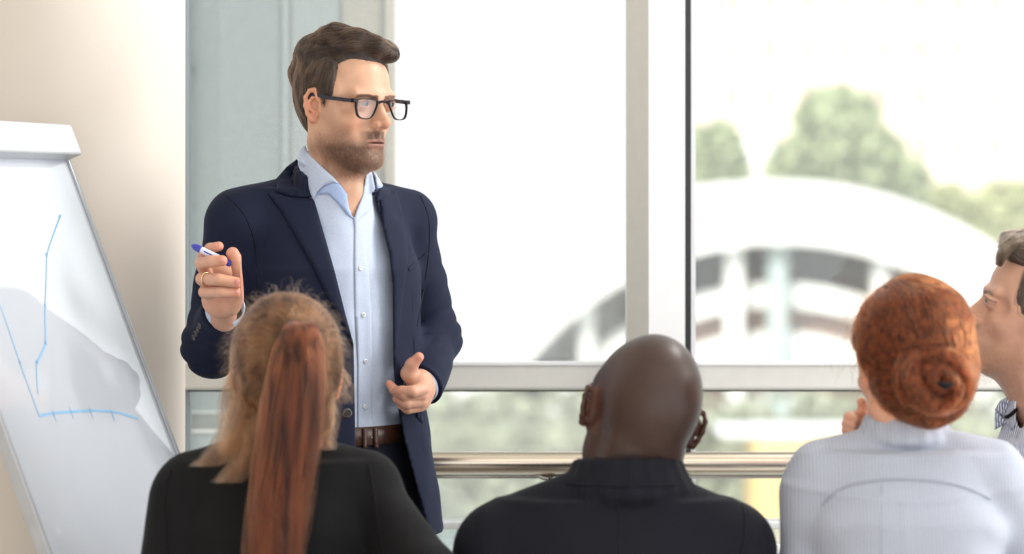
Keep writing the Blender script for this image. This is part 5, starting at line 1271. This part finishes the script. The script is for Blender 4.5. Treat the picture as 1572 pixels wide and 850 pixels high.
strands('fringe', xf(M4, fr4.reshape(-1, 3)).reshape(fr4.shape), .0002, M_s4, hair4)
c4 = face_paint(hl_pos, srgb(206, 160, 136), srgb(150, 112, 88), srgb(80, 60, 48), (.5, .25, .2), .45, 3.0)
W4 = lambda x, y, z: tw(x, y, z, C4, A4)
arms4 = [([W4(-.17, 0, zs4 - .06), P(1570, 960, D4 + .06), P(1560, 1130, D4 + .16)], [.055, .05, .045])]
M_str = cloth_mat('blue_striped_cotton', srgb(222, 226, 236), .85, .2, 2000, stripes=((0, 0, radians(30)), 230, .42, srgb(96, 108, 148)))
NB4 = np.array(M4 @ Vector((0, -.155, -.25))); NT4 = np.array(M4 @ Vector((0, -.006, -.06))); na4 = (NT4 - NB4) / np.linalg.norm(NT4 - NB4)
def ex4(G, W): G.cap(P(1600, 715, D4), P(1607, 628, D4), .084, .064, k=.02)
G4, _ = sit(C4, A4, zs4, .225, arms4, extra=ex4, drop=.035, fold=(.003, 12), seed=20)
a_, b_ = G4.extract(); B4 = bvh_of(a_, b_)
G4.cap(P(1602, 700, D4), P(1612, 560, D4), .060, .054, k=.004, op='sub')
def v4(X, Y, Z):
    px, py = pix(X, Y, Z); d = np.minimum(py, 9999) - np.interp(px, [1500, 1530, 1548, 1562, 1566, 1580, 1620], [560, 590, 604, 652, 662, 640, 590]); return d * Y / FPX * .7 + 0 * X
G4.fn(v4, (P(1500, 0, 4).x, 4.1, zs4 - .05), (P(1640, 0, 4.6).x, D4 + .05, zs4 + .16), k=.002, op='sub')
a_, b_ = G4.extract(); s4 = link('shirt', np_mesh('shirt', a_, b_), M_str, m4_)
drape('collar_leaf', [(1527, 628), (1535, 615), (1550, 606), (1560, 612), (1560, 628), (1545, 640), (1534, 640)], B4, .010, M_str, s4, 3, .003)
drape('collar_lining', [(1536, 641), (1560, 628), (1559, 652), (1553, 660)], B4, .006, M_wshirt, s4, 3, .003)
drape('collar_leaf', [(1527, 630), (1547, 648), (1527, 660)], B4, .008, M_str, s4, 3, .003)
seam('collar_band', [(1536, 642), (1549, 639), (1561, 628)], B4, .0030, M_black, s4, -.010)
drape('placket', [(1550, 662), (1560, 664), (1570, 720), (1580, 760), (1562, 760), (1548, 710)], B4, .003, M_str, s4, 3, .002)
button(1549, 682, B4, .0050, M_btn, s4, .004)
pp_, qq_, cc_ = core(C4, A4, zs4, M4, hl4, hl_fac, c4, m4_, arms4); bo = link('body', np_mesh('body', pp_, qq_), M_skin2, m4_); paint(bo.data, cc_)
def bk4(c): return bkeep(c)
sd_ = seeds(hl_pos, hl_fac, 3500, bkeep); g = V.grad(sd_, .003); L = RNG.uniform(.001, .0024, (len(sd_), 1)); dirn = g * .6 + np.array((0, .1, -.8)) + RNG.normal(0, .25, sd_.shape)
dirn /= np.linalg.norm(dirn, axis=1, keepdims=True); cv = np.stack([sd_, sd_ + dirn * L * .5, sd_ + dirn * L], 1); strands('stubble', xf(M4, cv.reshape(-1, 3)).reshape(cv.shape), .0001, hair_mat('stubble_hair', srgb(110, 84, 64), srgb(170, 138, 110), .4), m4_)
eyes(M4, m4_, (0, 1, .15))
CL4 = Vector((C4.x + .13, C4.y + .08)); legs_of(CL4, radians(205), m4_, M_trous); mk_chair(CL4.x, CL4.y, radians(25), 'grey chair under the man in profile')

# ---- table with two bottles
tb = tag(empty('conference_table', (.50, 4.86, 0)), 'white conference table in front of the listeners', 'table')
M_tab = noisy(mat('white_laminate', srgb(225, 225, 225), .3), 10, .03)
MB().box((.15, 4.66, .70), (.86, 5.06, .73), bev=.004).build('tabletop', M_tab, tb)
for xx in (.20, .66):
    for yy in (4.70, 5.02): m_ = MB(); m_.tube([(xx, yy, 0), (xx, yy, .70)], .018, 12); m_.build('leg', M_cleg, tb)
M_pet = mat('clear_plastic', (.9, .93, .95), .1, Transmission_Weight=.9); M_cap = mat('white_cap', srgb(236, 236, 236), .4)
for (px, py, Y, lab) in ((1189, 835, 4.74, 'clear bottle with white cap beside the bald man\'s shoulder, the taller cap'), (1199, 845, 4.82, 'clear bottle with white cap just nearer the white shirt, the lower cap')):
    p = P(px, py, Y); b = tag(empty('bottle', (p.x, Y, .73)), lab, 'bottle', 'bottles on the table'); t = p.z
    m_ = MB(); m_.tube([(p.x, Y, .73), (p.x, Y, .735), (p.x, Y, t - .075), (p.x, Y, t - .04), (p.x, Y, t - .015)], [.028, .031, .031, .014, .012], 20); m_.build('bottle_body', M_pet, b)
    m_ = MB(); m_.tube([(p.x, Y, t - .018), (p.x, Y, t - .002), (p.x, Y, t)], [.0115, .0115, .0105], 20); m_.build('cap', M_cap, b)
